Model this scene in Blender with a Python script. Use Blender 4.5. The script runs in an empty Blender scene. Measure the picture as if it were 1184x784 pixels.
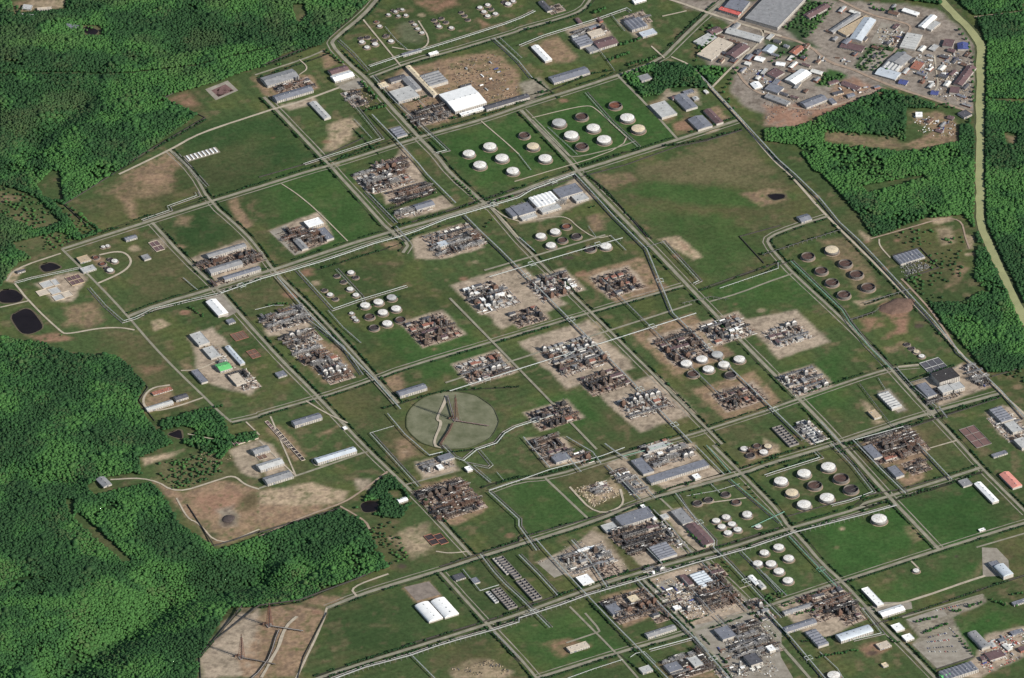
import bpy, math, random
import numpy as np
from mathutils import Vector
random.seed(7)
RNG = np.random.default_rng(11)
S = bpy.context.scene
COL = S.collection

# ------------------------------------------------------------------ camera and ground mapping
PITCH = math.radians(34.8)
DIST = 27000.0
MPP = 2.0                                   # metres per photo pixel at the middle of the site
FWD = np.array([0.0, math.cos(PITCH), -math.sin(PITCH)])
UPV = np.array([0.0, math.sin(PITCH), math.cos(PITCH)])
CAM = -FWD * DIST

def ground(px, py, z=0.0):
    """point at height z that stands where the photograph shows pixel (px, py)"""
    d = FWD * DIST + np.array([1.0, 0, 0]) * ((px - 592) * MPP) + UPV * ((392 - py) * MPP)
    t = (z - CAM[2]) / d[2]
    p = CAM + d * t
    return float(p[0]), float(p[1])

def project(x, y, z=0.0):
    rx = x; ry = y - CAM[1]; rz = z - CAM[2]
    dep = ry * FWD[1] + rz * FWD[2]
    u = rx / dep * DIST / MPP + 592
    v = 392 - (ry * UPV[1] + rz * UPV[2]) / dep * DIST / MPP
    return u, v

OFF = {}
for r, y0 in zip('ABCD', (0, 200, 400, 584)):
    for c, x0 in zip('0123', (0, 300, 600, 884)):
        OFF[r + c] = (x0, y0)
K = 3.92
def pix(txt):
    """'A0 10,20 30,40 B0 5,6' -> photo pixels (positions measured on enlarged quarters)"""
    out = []; off = (0, 0); k = K
    for w in txt.split():
        if ',' in w:
            a, b = w.split(',')
            out.append((off[0] + float(a) / k, off[1] + float(b) / k))
        elif w == 'PX':
            off = (0, 0); k = 1.0
        else:
            off = OFF[w]; k = K
    return out
def pts(txt, z=0.0):
    return [ground(x, y, z) for x, y in pix(txt)]

_a0 = np.array(ground(592, 392)); _a1 = np.array(ground(692, 361.5))
AX = (_a1 - _a0) / np.linalg.norm(_a1 - _a0)          # along the long streets
BX = np.array([AX[1], -AX[0]])                        # across them, towards the camera
ANG = math.atan2(AX[1], AX[0])

# ------------------------------------------------------------------ noise
def _hash(ix, iy, s):
    n = (ix * 374761393 + iy * 668265263 + s * 974634577) & 0xffffffff
    n = ((n ^ (n >> 13)) * 1274126177) & 0xffffffff
    return ((n ^ (n >> 16)) & 0xffff) / 65535.0
def vnoise(x, y, s=0):
    x = np.asarray(x, float); y = np.asarray(y, float)
    ix = np.floor(x).astype(np.int64); iy = np.floor(y).astype(np.int64)
    fx = x - ix; fy = y - iy
    fx = fx * fx * (3 - 2 * fx); fy = fy * fy * (3 - 2 * fy)
    a = _hash(ix, iy, s); b = _hash(ix + 1, iy, s); c = _hash(ix, iy + 1, s); d = _hash(ix + 1, iy + 1, s)
    return (a * (1 - fx) + b * fx) * (1 - fy) + (c * (1 - fx) + d * fx) * fy
def fbm(x, y, s=0, o=4):
    t = 0; a = 0.5; n = 0
    for i in range(o):
        t = t + a * vnoise(x * 2 ** i, y * 2 ** i, s + i * 17); n += a; a *= 0.5
    return t / n

def inside(x, y, poly):
    r = np.zeros(np.shape(x), bool); n = len(poly)
    for i in range(n):
        x0, y0 = poly[i]; x1, y1 = poly[(i + 1) % n]
        if y0 == y1: continue
        c = ((y0 > y) != (y1 > y)) & (x < (x1 - x0) * (y - y0) / (y1 - y0) + x0)
        r ^= c
    return r
def edge_dist(x, y, poly, closed=True):
    d = np.full(np.shape(x), 1e9); n = len(poly)
    for i in range(n if closed else n - 1):
        x0, y0 = poly[i]; x1, y1 = poly[(i + 1) % n]
        dx, dy = x1 - x0, y1 - y0
        t = np.clip(((x - x0) * dx + (y - y0) * dy) / max(dx * dx + dy * dy, 1e-9), 0, 1)
        d = np.minimum(d, np.hypot(x - x0 - t * dx, y - y0 - t * dy))
    return d

# ------------------------------------------------------------------ terrain: flat site, ravines in the woods
RAV = [('PX 25,775 82,763 115,738 150,716 178,700 199,682 230,674 280,664 330,652', 46, 74),
       ('PX -20,548 30,549 70,553 108,556', 16, 40),
       ('PX 20,190 45,163 80,130 122,94', 16, 45),
       ('PX 130,75 180,62 240,48 300,40', 12, 45)]
RAV = [(pts(t), d, w) for t, d, w in RAV]
def terrain(x, y):
    x = np.asarray(x, float); y = np.asarray(y, float)
    z = np.zeros(x.shape)
    for line, dep, w in RAV:
        d = edge_dist(x, y, line, False)
        ends = np.minimum(np.hypot(x - line[0][0], y - line[0][1]), np.hypot(x - line[-1][0], y - line[-1][1]))
        z = z - dep * np.exp(-(d / w) ** 1.4) * np.clip(ends / 60, 0, 1)
    return z

# ------------------------------------------------------------------ materials
def mat(name, rgb, rough=0.8, var=0.25, scale=0.15, metal=0.0, alt=None, spec=0.3, bump=0.0, detail=6):
    m = bpy.data.materials.new(name); m.use_nodes = True
    nt = m.node_tree; b = nt.nodes['Principled BSDF']
    b.inputs['Roughness'].default_value = rough; b.inputs['Metallic'].default_value = metal
    b.inputs['Specular IOR Level'].default_value = spec
    geo = nt.nodes.new('ShaderNodeNewGeometry')
    nz = nt.nodes.new('ShaderNodeTexNoise'); nz.inputs['Scale'].default_value = scale; nz.inputs['Detail'].default_value = detail
    nz.inputs['Roughness'].default_value = 0.65
    nt.links.new(geo.outputs['Position'], nz.inputs['Vector'])
    mr = nt.nodes.new('ShaderNodeMapRange')
    mr.inputs[1].default_value = 0.32; mr.inputs[2].default_value = 0.68
    nt.links.new(nz.outputs['Fac'], mr.inputs[0])
    mx = nt.nodes.new('ShaderNodeMix'); mx.data_type = 'RGBA'
    lo = alt if alt else tuple(c * (1 - var) for c in rgb)
    hi = tuple(min(1, c * (1 + var * 0.6)) for c in rgb)
    mx.inputs[6].default_value = (*lo, 1); mx.inputs[7].default_value = (*hi, 1)
    nt.links.new(mr.outputs[0], mx.inputs[0])
    nt.links.new(mx.outputs[2], b.inputs['Base Color'])
    if bump:
        bp = nt.nodes.new('ShaderNodeBump'); bp.inputs['Strength'].default_value = bump; bp.inputs['Distance'].default_value = 1.0
        nt.links.new(nz.outputs['Fac'], bp.inputs['Height']); nt.links.new(bp.outputs[0], b.inputs['Normal'])
    return m
M = {
 'white': mat('white_paint', (.80,.80,.77), .55, .12, .12),
 'tankwhite': mat('streaked_white_roof', (.82,.81,.77), .55, .1, .22, alt=(.50,.46,.39)),
 'bank': mat('pond_bank', (.10,.085,.05), .95, .35, .12),
 'offwhite': mat('off_white_paint', (.62,.61,.56), .6, .2, .12),
 'cream': mat('cream_paint', (.62,.52,.36), .6, .22, .12),
 'grey': mat('grey_sheet', (.24,.24,.24), .7, .25, .1),
 'lightgrey': mat('pale_grey_sheet', (.42,.42,.40), .7, .22, .1),
 'bluegrey': mat('blue_grey_sheet', (.175,.182,.205), .6, .25, .1),
 'paleblue': mat('pale_blue_sheet', (.46,.50,.53), .6, .15, .08),
 'darkgrey': mat('dark_bitumen', (.085,.085,.095), .85, .3, .1),
 'maroon': mat('maroon_sheet', (.135,.085,.085), .75, .25, .1),
 'red': mat('red_sheet', (.52,.12,.10), .7, .2, .1),
 'salmon': mat('salmon_sheet', (.60,.25,.20), .7, .18, .1),
 'brick': mat('red_brick', (.30,.13,.09), .85, .2, .2),
 'green': mat('green_sheet', (.12,.42,.14), .6, .15, .1),
 'blue': mat('blue_sheet', (.07,.085,.22), .6, .2, .1),
 'tan': mat('tan_render', (.42,.33,.22), .85, .2, .12),
 'beige': mat('beige_render', (.50,.43,.34), .85, .18, .12),
 'wall': mat('pale_plaster', (.40,.37,.33), .85, .2, .15),
 'walldark': mat('weathered_concrete_wall', (.22,.20,.18), .9, .25, .15),
 'glass': mat('window_glass', (.03,.04,.05), .12, .2, .3, spec=.6),
 'rust': mat('rusty_steel', (.14,.085,.062), .85, .45, .35),
 'brownsteel': mat('brown_painted_steel', (.085,.062,.05), .8, .4, .3),
 'steel': mat('galvanised_steel', (.26,.25,.24), .5, .3, .3, metal=.25),
 'darksteel': mat('sooty_steel', (.045,.041,.04), .75, .4, .3),
 'silver': mat('aluminium_lagging', (.40,.39,.37), .5, .2, .2, metal=.3),
 'pipewhite': mat('pale_lagged_pipe', (.46,.49,.45), .5, .15, .1),
 'pipegreen': mat('green_lagged_pipe', (.16,.36,.25), .6, .2, .1),
 'pipegrey': mat('dull_lagged_pipe', (.34,.34,.32), .6, .25, .1),
 'tankbrown': mat('brown_tank_deck', (.085,.05,.04), .8, .4, .12),
 'tankdark': mat('dark_tank_deck', (.045,.035,.035), .8, .35, .15),
 'tankrust': mat('rust_red_tank_deck', (.17,.065,.04), .8, .5, .12),
 'tankshell': mat('tank_shell_plate', (.15,.135,.12), .6, .3, .2),
 'flarered': mat('red_lead_paint', (.15,.06,.045), .7, .3, .2),
 'road': mat('worn_asphalt', (.262,.243,.18), .9, .2, .05, alt=(.175,.162,.12)),
 'roadpale': mat('gravel_track', (.40,.345,.26), .95, .25, .06),
 'dirtroad': mat('dirt_track', (.32,.24,.175), .95, .3, .06),
 'yellowroad': mat('yellow_grey_asphalt', (.275,.28,.135), .9, .14, .03),
 'verge': mat('dry_grass_verge', (.066,.078,.034), .95, .3, .06),
 'pave': mat('old_paving', (.27,.245,.20), .9, .3, .05, alt=(.19,.165,.13)),
 'court': mat('red_brown_court', (.16,.095,.085), .9, .2, .08),
 'ditch_shade': mat('ditch_soil_and_shade', (.030,.032,.018), .95, .35, .2),  # dark soil tone, also laid down as shade beside the racks
 'tankwall': mat('dull_white_shell', (.22,.21,.195), .6, .3, .2),
 'pad': mat('stained_yard_concrete', (.39,.31,.24), .9, .3, .07, alt=(.25,.195,.15)),
 'ash': mat('ribbed_ash', (.21,.175,.145), .95, .3, .08),
 'fence': mat('dark_concrete_fence', (.055,.05,.045), .9, .3, .2),
 'bark': mat('bark', (.08,.06,.045), .95, .3, .5),
 'tyre': mat('tyre_rubber', (.02,.02,.02), .9, .2, 1),
 'soil': mat('bare_soil', (.15,.095,.07), .95, .3, .08, bump=.4),
}
def water_mat():
    m = mat('dark_water', (.014,.011,.012), .3, .4, .02, spec=.12); return m
M['water'] = water_mat()

# ------------------------------------------------------------------ mesh builder
class MB:
    def __init__(s): s.v = []; s.f = []
    def add(s, v, f):
        n = len(s.v); s.v += [tuple(map(float, p)) for p in v]; s.f += [tuple(i + n for i in q) for q in f]; return s
    def box(s, cx, cy, z0, z1, lx, ly, ang=0.0):
        c, q = math.cos(ang), math.sin(ang); v = []
        for z in (z0, z1):
            for sx, sy in ((-1,-1),(1,-1),(1,1),(-1,1)):
                x, y = sx * lx / 2, sy * ly / 2
                v.append((cx + c * x - q * y, cy + q * x + c * y, z))
        return s.add(v, [(3,2,1,0),(4,5,6,7),(0,1,5,4),(1,2,6,5),(2,3,7,6),(3,0,4,7)])
    def cyl(s, cx, cy, z0, z1, r0, r1=None, n=20, cap=True):
        r1 = r0 if r1 is None else r1; v = []
        for z, r in ((z0, r0), (z1, r1)):
            for i in range(n):
                a = 2 * math.pi * i / n; v.append((cx + r * math.cos(a), cy + r * math.sin(a), z))
        f = [(i, (i + 1) % n, n + (i + 1) % n, n + i) for i in range(n)]
        if cap: f += [tuple(range(n - 1, -1, -1)), tuple(range(n, 2 * n))]
        return s.add(v, f)
    def lathe(s, prof, n=24, cx=0, cy=0):
        v = []; f = []; k = len(prof)
        for r, z in prof:
            for i in range(n):
                a = 2 * math.pi * i / n; v.append((cx + r * math.cos(a), cy + r * math.sin(a), z))
        for j in range(k - 1):
            for i in range(n):
                f.append((j*n+i, j*n+(i+1)%n, (j+1)*n+(i+1)%n, (j+1)*n+i))
        return s.add(v, f)
    def tube(s, p, q, r, n=6, r2=None):
        p = Vector(p); q = Vector(q); d = q - p
        if d.length < 1e-6: return s
        d.normalize(); u = d.orthogonal().normalized(); w = d.cross(u); r2 = r if r2 is None else r2; v = []
        for c, rr in ((p, r), (q, r2)):
            for i in range(n):
                a = 2 * math.pi * i / n; v.append(c + u * (rr * math.cos(a)) + w * (rr * math.sin(a)))
        return s.add(v, [(i, (i+1)%n, n+(i+1)%n, n+i) for i in range(n)] + [tuple(range(n-1,-1,-1)), tuple(range(n,2*n))])
    def prism(s, poly, z0, z1):
        n = len(poly)
        a = sum(poly[i][0]*poly[(i+1)%n][1]-poly[(i+1)%n][0]*poly[i][1] for i in range(n))
        if a < 0: poly = poly[::-1]
        v = [(x, y, z0) for x, y in poly] + [(x, y, z1) for x, y in poly]
        return s.add(v, [(i,(i+1)%n,n+(i+1)%n,n+i) for i in range(n)] + [tuple(range(n-1,-1,-1)), tuple(range(n,2*n))])
    def mesh(s, name, m, smooth=False):
        me = bpy.data.meshes.new(name); me.from_pydata(s.v, [], s.f); me.update()
        if m is not None: me.materials.append(M[m] if isinstance(m, str) else m)
        if smooth: me.polygons.foreach_set('use_smooth', [True] * len(me.polygons))
        return me

def link(name, me, parent=None, loc=None, rz=0.0, kind=None):
    o = bpy.data.objects.new(name, me); COL.objects.link(o)
    if parent is not None: o.parent = parent
    if loc is not None: o.location = loc
    if rz: o.rotation_euler = (0, 0, rz)
    if kind: o['kind'] = kind
    return o
def big_mesh(name, v, f, m, col=None):
    """numpy arrays -> mesh; f is (n,3) or (n,4); col is per-vertex rgb"""
    me = bpy.data.meshes.new(name); k = f.shape[1]
    me.vertices.add(len(v)); me.vertices.foreach_set('co', np.ascontiguousarray(v, np.float32).ravel())
    me.loops.add(f.size); me.loops.foreach_set('vertex_index', np.ascontiguousarray(f, np.int32).ravel())
    me.polygons.add(len(f)); me.polygons.foreach_set('loop_start', np.arange(0, f.size, k, dtype=np.int32))
    me.polygons.foreach_set('loop_total', np.full(len(f), k, np.int32))
    if col is not None:
        at = me.color_attributes.new('tone', 'FLOAT_COLOR', 'POINT')
        at.data.foreach_set('color', np.ascontiguousarray(np.c_[col, np.ones(len(v))], np.float32).ravel())
    me.update(calc_edges=True); me.materials.append(m)
    return me

# ------------------------------------------------------------------ things and labels
PENDING = []      # (object, phrase, place, x)
ORD = ['first','second','third','fourth','fifth','sixth','seventh','eighth','ninth','tenth','eleventh','twelfth','thirteenth','fourteenth','fifteenth',
       'sixteenth','seventeenth','eighteenth','nineteenth','twentieth']
def thing(name, x, y, z=0.0, rz=0.0):
    o = bpy.data.objects.new(name, None); COL.objects.link(o); o.empty_display_size = 1
    o.location = (x, y, z); o.rotation_euler = (0, 0, rz); return o
def tag(o, label, cat, group=None):
    o['label'] = label; o['category'] = cat
    if group: o['group'] = group
    return o
def tag_in(o, phrase, place, cat, group=None):
    """label to be finished once all of the same look in the same place are known"""
    o['category'] = cat
    if group: o['group'] = group
    PENDING.append((o, phrase, place)); return o
def ordinal(i, n):
    if n == 2: return ('left of two', 'right of two')[i]
    if i == 0: return 'leftmost'
    if i == n - 1: return 'rightmost'
    if i < len(ORD): return ORD[i] + ' from left'
    j = n - 1 - i
    if j < len(ORD): return ORD[j] + ' from right'
    return 'number %d from left' % (i + 1)
def finish_labels():
    by = {}
    for o, ph, pl in PENDING: by.setdefault((ph, pl), []).append(o)
    for (ph, pl), os_ in by.items():
        os_.sort(key=lambda o: project(o.location.x, o.location.y)[0])
        for i, o in enumerate(os_):  # one phrase for each
            o['label'] = f'{ph} {pl}' if len(os_) == 1 else f'{ph}, {ordinal(i, len(os_))} {pl}'
# ------------------------------------------------------------------ ground sheet with its own soil and turf colours
C = {'grass':(.052,.079,.028),'YEL':(.098,.108,.036),'GB':(.035,.090,.022),'GD':(.025,.060,.019),'EST':(.245,.208,.172),'BR':(.275,.185,.118),'TAN':(.41,.31,.21),'RED':(.27,.155,.105),
     'OLV':(.098,.084,.042),'GRY':(.25,.22,.17),'PALE':(.12,.125,.075),'SCR':(.12,.11,.055),'WOOD':(.018,.048,.015),'CON':(.37,.295,.22),'DRK':(.085,.062,.05)}
PATCH = [   # colour, feather in metres, strength, outline
 ('GB',60,.6,'PX 300,195 400,190 440,275 340,300'), ('GB',60,.5,'PX 580,560 660,550 690,600 610,620'), ('GB',70,.8,'PX 930,600 1060,580 1085,640 970,670'),
 ('GB',50,.8,'PX 1060,590 1130,560 1150,620 1090,640'), ('GB',50,.8,'PX 1080,740 1160,700 1184,720 1120,760'), ('GB',60,.8,'PX 1000,690 1120,650 1150,660 1020,700'), ('GD',50,.3,'PX 1050,570 1140,555 1160,610 1090,630'), ('GB',50,.7,'PX 600,140 720,90 790,160 660,190'),
 ('GB',50,.7,'PX 500,165 600,130 650,190 560,220'), ('GD',60,.7,'PX 200,150 330,130 370,185 240,225'), ('GD',40,.7,'PX 185,255 245,235 270,275 215,290'),
 ('GB',60,.6,'PX 570,720 680,700 720,760 640,784'), ('GD',60,.4,'PX 350,740 440,700 560,660 620,700 470,760'), ('GB',60,.6,'PX 810,330 920,310 960,350 830,352'),
 ('OLV',60,.55,'PX 100,380 170,385 230,470 190,470 150,425'), ('OLV',50,.4,'PX 80,250 135,205 205,185 225,225 150,260'), ('OLV',70,.45,'PX 120,290 200,270 230,330 170,360'),
 ('OLV',60,.4,'PX 205,180 300,160 320,200 240,225'), ('OLV',60,.5,'PX 245,340 310,318 330,350 270,370'),('OLV',50,.5,'PX 375,460 420,445 450,480 425,500'),
 ('BR',14,.75,'B0 520,105 600,110 632,210 598,200 560,140'), ('OLV',30,.9,'A0 745,450 850,405 930,490 900,530'), ('RED',22,.7,'A0 770,450 850,415 900,470 830,480'),
 ('BR',16,.9,'A0 690,715 770,680 835,745 790,784 640,784 B0 620,0 780,0 800,40 700,60 560,20'), ('BR',24,.6,'B0 430,90 620,0 780,10 790,80 640,110'),
 ('TAN',16,.85,'A1 310,565 420,530 450,570 400,640 340,680 275,690 320,620'), ('BR',14,.95,'A1 540,370 640,310 1060,225 1176,330 1176,440 1040,475 900,510 850,555 700,470 600,440'),
 ('CON',10,.8,'A1 560,380 680,310 820,430 760,440 620,430'), ('GRY',8,.95,'A1 340,385 420,340 490,370 470,400 380,412'), ('OLV',20,.8,'A1 385,420 470,390 540,470 480,490'),
 ('RED',18,.8,'A1 700,0 900,0 900,22 790,60'), ('PALE',16,.7,'A1 610,120 700,90 740,150 740,190 640,190'), ('BR',10,.9,'A1 270,240 290,225 360,290 300,315'),
 ('BR',10,.85,'A1 -40,350 60,335 230,340 270,400 120,460 20,430'), ('CON',10,.9,'A1 100,480 240,440 260,470 140,500'),('RED',10,.7,'A1 990,80 1040,110 1010,135'),
 ('BR',14,.9,'A2 50,200 180,170 265,260 230,280 120,290'), ('CON',10,.9,'A2 210,130 370,90 440,180 420,210 320,240 270,210'), ('CON',10,.8,'A2 440,90 560,50 620,150 540,180'),
 ('EST',14,.95,'A2 700,0 1176,0 1176,530 1050,500 960,420 980,300 860,300 840,270 900,170 960,110 800,40 760,40'),
 ('EST',14,.95,'A3 0,0 340,0 640,20 770,40 880,110 950,200 950,520 830,470 520,380 540,410 400,460 200,530 120,580 0,570'),
 ('RED',16,.9,'A3 0,480 300,480 540,400 545,425 270,520 140,575 0,570'), ('RED',14,.8,'A3 320,370 400,345 500,400 340,450'), ('BR',14,.8,'A3 300,380 480,400 300,470'),
 ('GB',12,.95,'A3 230,385 290,312 375,340 300,395'), ('GD',12,.95,'A3 400,300 480,200 640,225 560,330 440,320 420,310'), ('GD',12,.9,'A3 90,130 200,0 300,20 260,100 180,170 260,220 200,210'),
 ('GD',10,.8,'A3 0,170 180,190 190,260 60,250 0,260'), ('GD',16,.8,'A2 470,340 690,290 960,310 850,410 640,440 560,440'),('OLV',16,.6,'A2 820,130 900,120 840,260 780,260'),
 ('BR',14,.9,'A3 660,510 800,505 885,570 870,640 690,675 640,650 760,600 690,555'), ('BR',24,.7,'A3 260,600 400,610 600,640 650,660 580,680 280,645'), ('OLV',26,.6,'A3 480,440 620,470 600,600 420,590'),
 ('BR',14,.85,'A2 580,470 640,450 720,530 660,560'), ('RED',14,.85,'A2 690,560 790,530 810,590 700,612'), ('CON',12,.8,'A2 650,370 700,420 810,400 820,470 720,440 640,460'),
 ('GRY',10,.9,'A2 0,380 90,350 150,410 30,480'),('BR',8,.8,'A2 840,500 900,480 960,540 870,570'),
 ('OLV',80,.6,'PX 690,215 740,198 855,155 900,205 945,245 890,270 885,310 815,330 730,240 700,215'), ('BR',40,.4,'PX 740,195 855,160 890,200 800,212'), ('SCR',60,.8,'PX 735,200 850,158 895,205 850,215 780,212'),
 ('GB',26,.7,'PX 720,222 760,208 850,220 930,225 880,240 780,235'), ('GB',50,.6,'PX 740,240 850,250 890,290 820,325'),
 ('TAN',10,.9,'B2 630,300 720,285 832,380 790,395 740,360'), ('RED',10,.5,'B2 700,290 760,330 800,380 750,350'), ('BR',14,.9,'B2 1000,95 1130,68 1176,80 B3 60,70 110,120 50,140 B2 1100,150'),
 ('BR',10,.6,'B2 330,10 500,0 540,35 400,78'), ('CON',10,.9,'B2 0,180 250,20 350,115 300,130 150,205 0,232'), ('BR',14,.85,'B2 300,195 370,185 390,260 340,272'),
 ('RED',12,.9,'B3 515,600 570,580 660,630 640,720 540,752 600,690 540,640'), ('RED',14,.75,'B3 430,660 500,650 545,690 470,715'), ('TAN',10,.9,'B3 400,582 520,560 560,575 440,602'),
 ('TAN',8,.9,'B3 740,208 840,195 855,213 770,238'), ('TAN',12,.8,'B3 775,255 850,240 862,312 810,330'), ('TAN',8,.9,'B3 430,260 492,300 460,315'), ('TAN',8,.9,'B3 490,245 540,280 512,292'),
 ('BR',10,.8,'B3 880,410 935,430 870,500 820,522'), ('TAN',8,.8,'B3 900,280 945,290 945,345 920,345'), ('OLV',60,.5,'B3 540,230 700,260 930,300 900,520 720,500'),
 ('BR',16,.5,'B3 250,300 400,290 520,520 440,560 330,420'), ('BR',10,.9,'B0 1030,130 1070,112 1145,240 1100,265 1060,200'), ('BR',18,.7,'B0 800,200 870,195 860,240 790,240'),
 ('CON',10,.9,'B0 160,500 270,460 372,450 400,480 330,582 240,582'), ('BR',20,.75,'B0 285,610 400,592 475,660 400,705 300,690'), ('RED',14,.85,'B0 130,740 270,722 335,752 200,772'),
 ('TAN',8,.9,'B0 20,440 112,425 60,500 25,492'), ('SCR',60,.8,'B0 0,170 200,190 280,330 0,340'), ('BR',16,.7,'B0 0,90 90,110 60,130 0,140'),('TAN',8,.85,'B0 680,670 730,660 770,690 700,716'),
 ('BR',10,.9,'B0 430,370 470,385 470,430 440,420'),('CON',10,.9,'B0 860,390 1100,300 1176,380 1176,470 1010,510 900,440'),('CON',10,.8,'B0 680,310 740,290 750,330 700,355'),
 ('RED',18,.45,'C0 620,92 760,95 660,142'), ('BR',10,.85,'C0 645,215 770,175 790,262 860,240 850,262 660,305'), ('TAN',10,.9,'C0 640,512 830,470 800,490 650,545'),
 ('SCR',26,.85,'C0 700,540 960,470 1060,580 900,640 760,665'), ('BR',12,.95,'C0 690,600 820,672 980,610 1176,640 1176,784 850,784'), ('BR',18,.9,'D0 820,0 1176,0 1176,105 1000,182 960,172'),
 ('RED',22,.7,'C0 860,690 1040,650 1120,700 960,760'), ('OLV',20,.8,'C0 1080,690 1176,650 1176,740 1100,750'), ('GD',16,.7,'D0 900,60 960,120 1010,130 960,160'), ('OLV',20,.6,'C1 200,700 330,690 300,740 150,770'), ('GRY',16,.8,'D0 985,20 1060,0 1080,90 1000,95'), ('TAN',12,.9,'C1 0,655 230,620 405,660 380,705 150,745 0,784'), ('BR',12,.95,'D1 0,0 360,0 200,60 0,115'), ('DRK',10,.9,'D0 1000,50 1060,45 1060,85 1010,95'),
 ('CON',10,.8,'C1 430,600 510,600 500,650 440,650'), ('CON',12,.9,'C0 880,0 1000,0 1176,180 1120,222 960,172 900,120'), ('BR',10,.6,'C0 810,70 870,90 900,130 830,110'),
 ('CON',10,.9,'B0 850,740 960,700 1040,784 880,784'), ('BR',14,.85,'C1 580,130 640,112 660,200 620,240 560,170'), ('CON',10,.8,'C0 1040,470 1176,420 1176,600 1090,580'), ('CON',10,.9,'C1 0,420 60,450 150,600 30,625'),
 ('OLV',40,.6,'C1 590,310 660,330 770,490 620,520 560,400'), ('BR',26,.8,'C1 620,440 690,410 740,500 640,520'), ('CON',10,.95,'C1 705,530 860,490 905,560 740,605'),
 ('BR',10,.75,'C1 255,400 345,365 330,385 270,415'), ('BR',10,.8,'C1 30,370 90,360 220,500 160,520'), ('OLV',24,.7,'C1 960,205 1090,260 1100,400 1140,310 1050,215'),
 ('CON',8,.95,'C2 20,415 200,410 275,530 130,550'), ('OLV',30,.85,'C2 150,600 380,540 500,700 340,742'), ('TAN',14,.85,'C2 275,650 430,600 470,665 330,725'), ('SCR',16,.8,'C2 310,560 400,555 390,610 320,620'),
 ('CON',8,.95,'C2 540,480 790,440 830,515 930,590 680,660 570,590'), ('BR',12,.9,'C2 1020,480 1150,450 1140,500 1035,522'), ('CON',8,.8,'C2 390,540 480,500 640,690 560,700'),
 ('BR',10,.95,'C3 430,440 660,370 735,480 720,600 640,640 540,550'), ('CON',8,.95,'C3 670,165 900,80 1030,185 790,272 700,200'), ('BR',10,.9,'C3 900,80 960,80 1045,185 980,192'),
 ('TAN',14,.85,'C3 435,250 480,270 545,345 500,350'), ('GRY',8,.9,'C3 515,205 570,195 645,290 600,305'), ('CON',10,.9,'C3 1000,300 1080,270 1176,300 1176,480 1060,400'), ('TAN',10,.8,'C3 0,420 60,450 70,480 0,490'),
 ('BR',24,.5,'C3 660,370 740,400 720,440'), ('BR',10,.7,'C3 540,10 600,-10 610,20 560,30'),('OLV',40,.6,'C3 640,390 780,350 850,430 740,470'),
 ('CON',16,.85,'D0 905,680 1090,460 1176,455 1176,784 920,784'), ('BR',16,.95,'D1 -20,520 40,450 180,440 300,480 170,784 0,784'), ('BR',12,.85,'D1 190,432 280,400 430,432 300,462'), ('BR',14,.9,'D0 1070,690 1176,570 1176,784 1100,784'),
 ('TAN',12,.9,'D1 870,742 960,700 1050,700 1150,760 1100,784 880,784'), ('OLV',50,.7,'D1 800,660 950,630 1150,740 860,760'), ('TAN',24,.75,'D1 600,150 750,80 775,200 690,232 620,182'), ('OLV',40,.7,'D1 480,110 600,60 680,240 620,240'),
 ('BR',6,.95,'D1 650,375 770,345 830,420 895,490 775,535 710,455'), ('CON',8,.95,'D2 80,260 270,170 330,110 400,130 500,300 400,360 290,350'), ('CON',8,.97,'D2 580,340 830,260 1050,440 1176,590 1176,784 960,784 760,545'),
 ('CON',8,.9,'D2 390,70 560,0 700,190 800,220 560,295'), ('BR',8,.9,'D2 370,415 560,370 660,480 480,555'), ('BR',8,.9,'D2 630,720 800,660 900,784 690,784'), ('RED',16,.75,'D2 120,630 230,605 330,640 190,692'),
 ('OLV',16,.7,'D2 330,110 380,95 540,280 500,290'), ('CON',8,.9,'D2 640,30 760,10 890,180 800,215'), ('CON',8,.9,'D3 50,440 330,370 470,510 290,600 170,575'), ('RED',12,.8,'D3 425,640 540,610 575,650 470,692'),
 ('GRY',6,.95,'D3 640,520 990,405 1010,440 850,510 950,690 780,740 670,630 700,600'), ('CON',10,.95,'D3 1000,590 1176,550 1176,690 960,784 790,784 960,690'), ('BR',14,.5,'D3 930,330 990,240 990,300 960,330'),
 ('OLV',40,.6,'D3 1060,180 1176,140 1176,300 1110,320'), ('BR',16,.6,'D3 640,100 700,95 720,160 680,170'), ('CON',8,.95,'B1 600,-60 660,-120 760,60 740,85 580,140 540,60'), ('CON',8,.95,'B1 610,170 830,105 885,150 690,205'),
 ('CON',8,.95,'B1 690,300 910,230 1020,340 830,390 700,390'), ('CON',8,.95,'B1 45,260 270,175 300,215 340,300 160,375'), ('CON',10,.95,'B1 20,660 150,600 240,690 180,730 40,740'), ('BR',12,.9,'B1 120,760 240,730 360,784 C1 440,120 300,170 180,60 150,0 B1 130,784'),
 ('RED',12,.8,'B1 180,440 240,430 250,460 200,465'), ('TAN',8,.8,'B1 240,490 275,485 280,505 250,510'), ('BR',12,.8,'B1 550,320 620,310 650,340 590,350'),
 ('BR',10,.95,'C1 730,630 890,590 1040,740 D1 900,90 840,80 C1 760,700'), ('BR',8,.9,'A1 620,470 720,450 880,540 800,570 720,560'),('CON',8,.9,'A1 590,580 630,570 665,610 630,625'),
 ('BR',14,.8,'A0 60,10 130,0 140,40 70,60'), ('TAN',8,.8,'A0 130,0 290,0 285,35 130,45'), ('SCR',50,.6,'A0 0,0 60,30 400,80 480,110 300,180 0,150'), ('BR',10,.8,'A0 560,300 680,305 640,345 580,340'),
 ('SCR',30,.5,'A0 330,150 430,160 420,190 340,190'), ('SCR',40,.5,'A1 150,0 220,0 230,100 130,180'), ('BR',10,.7,'A3 1090,610 1140,620 1130,650 1100,645'),
 # the middle of the works
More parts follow.
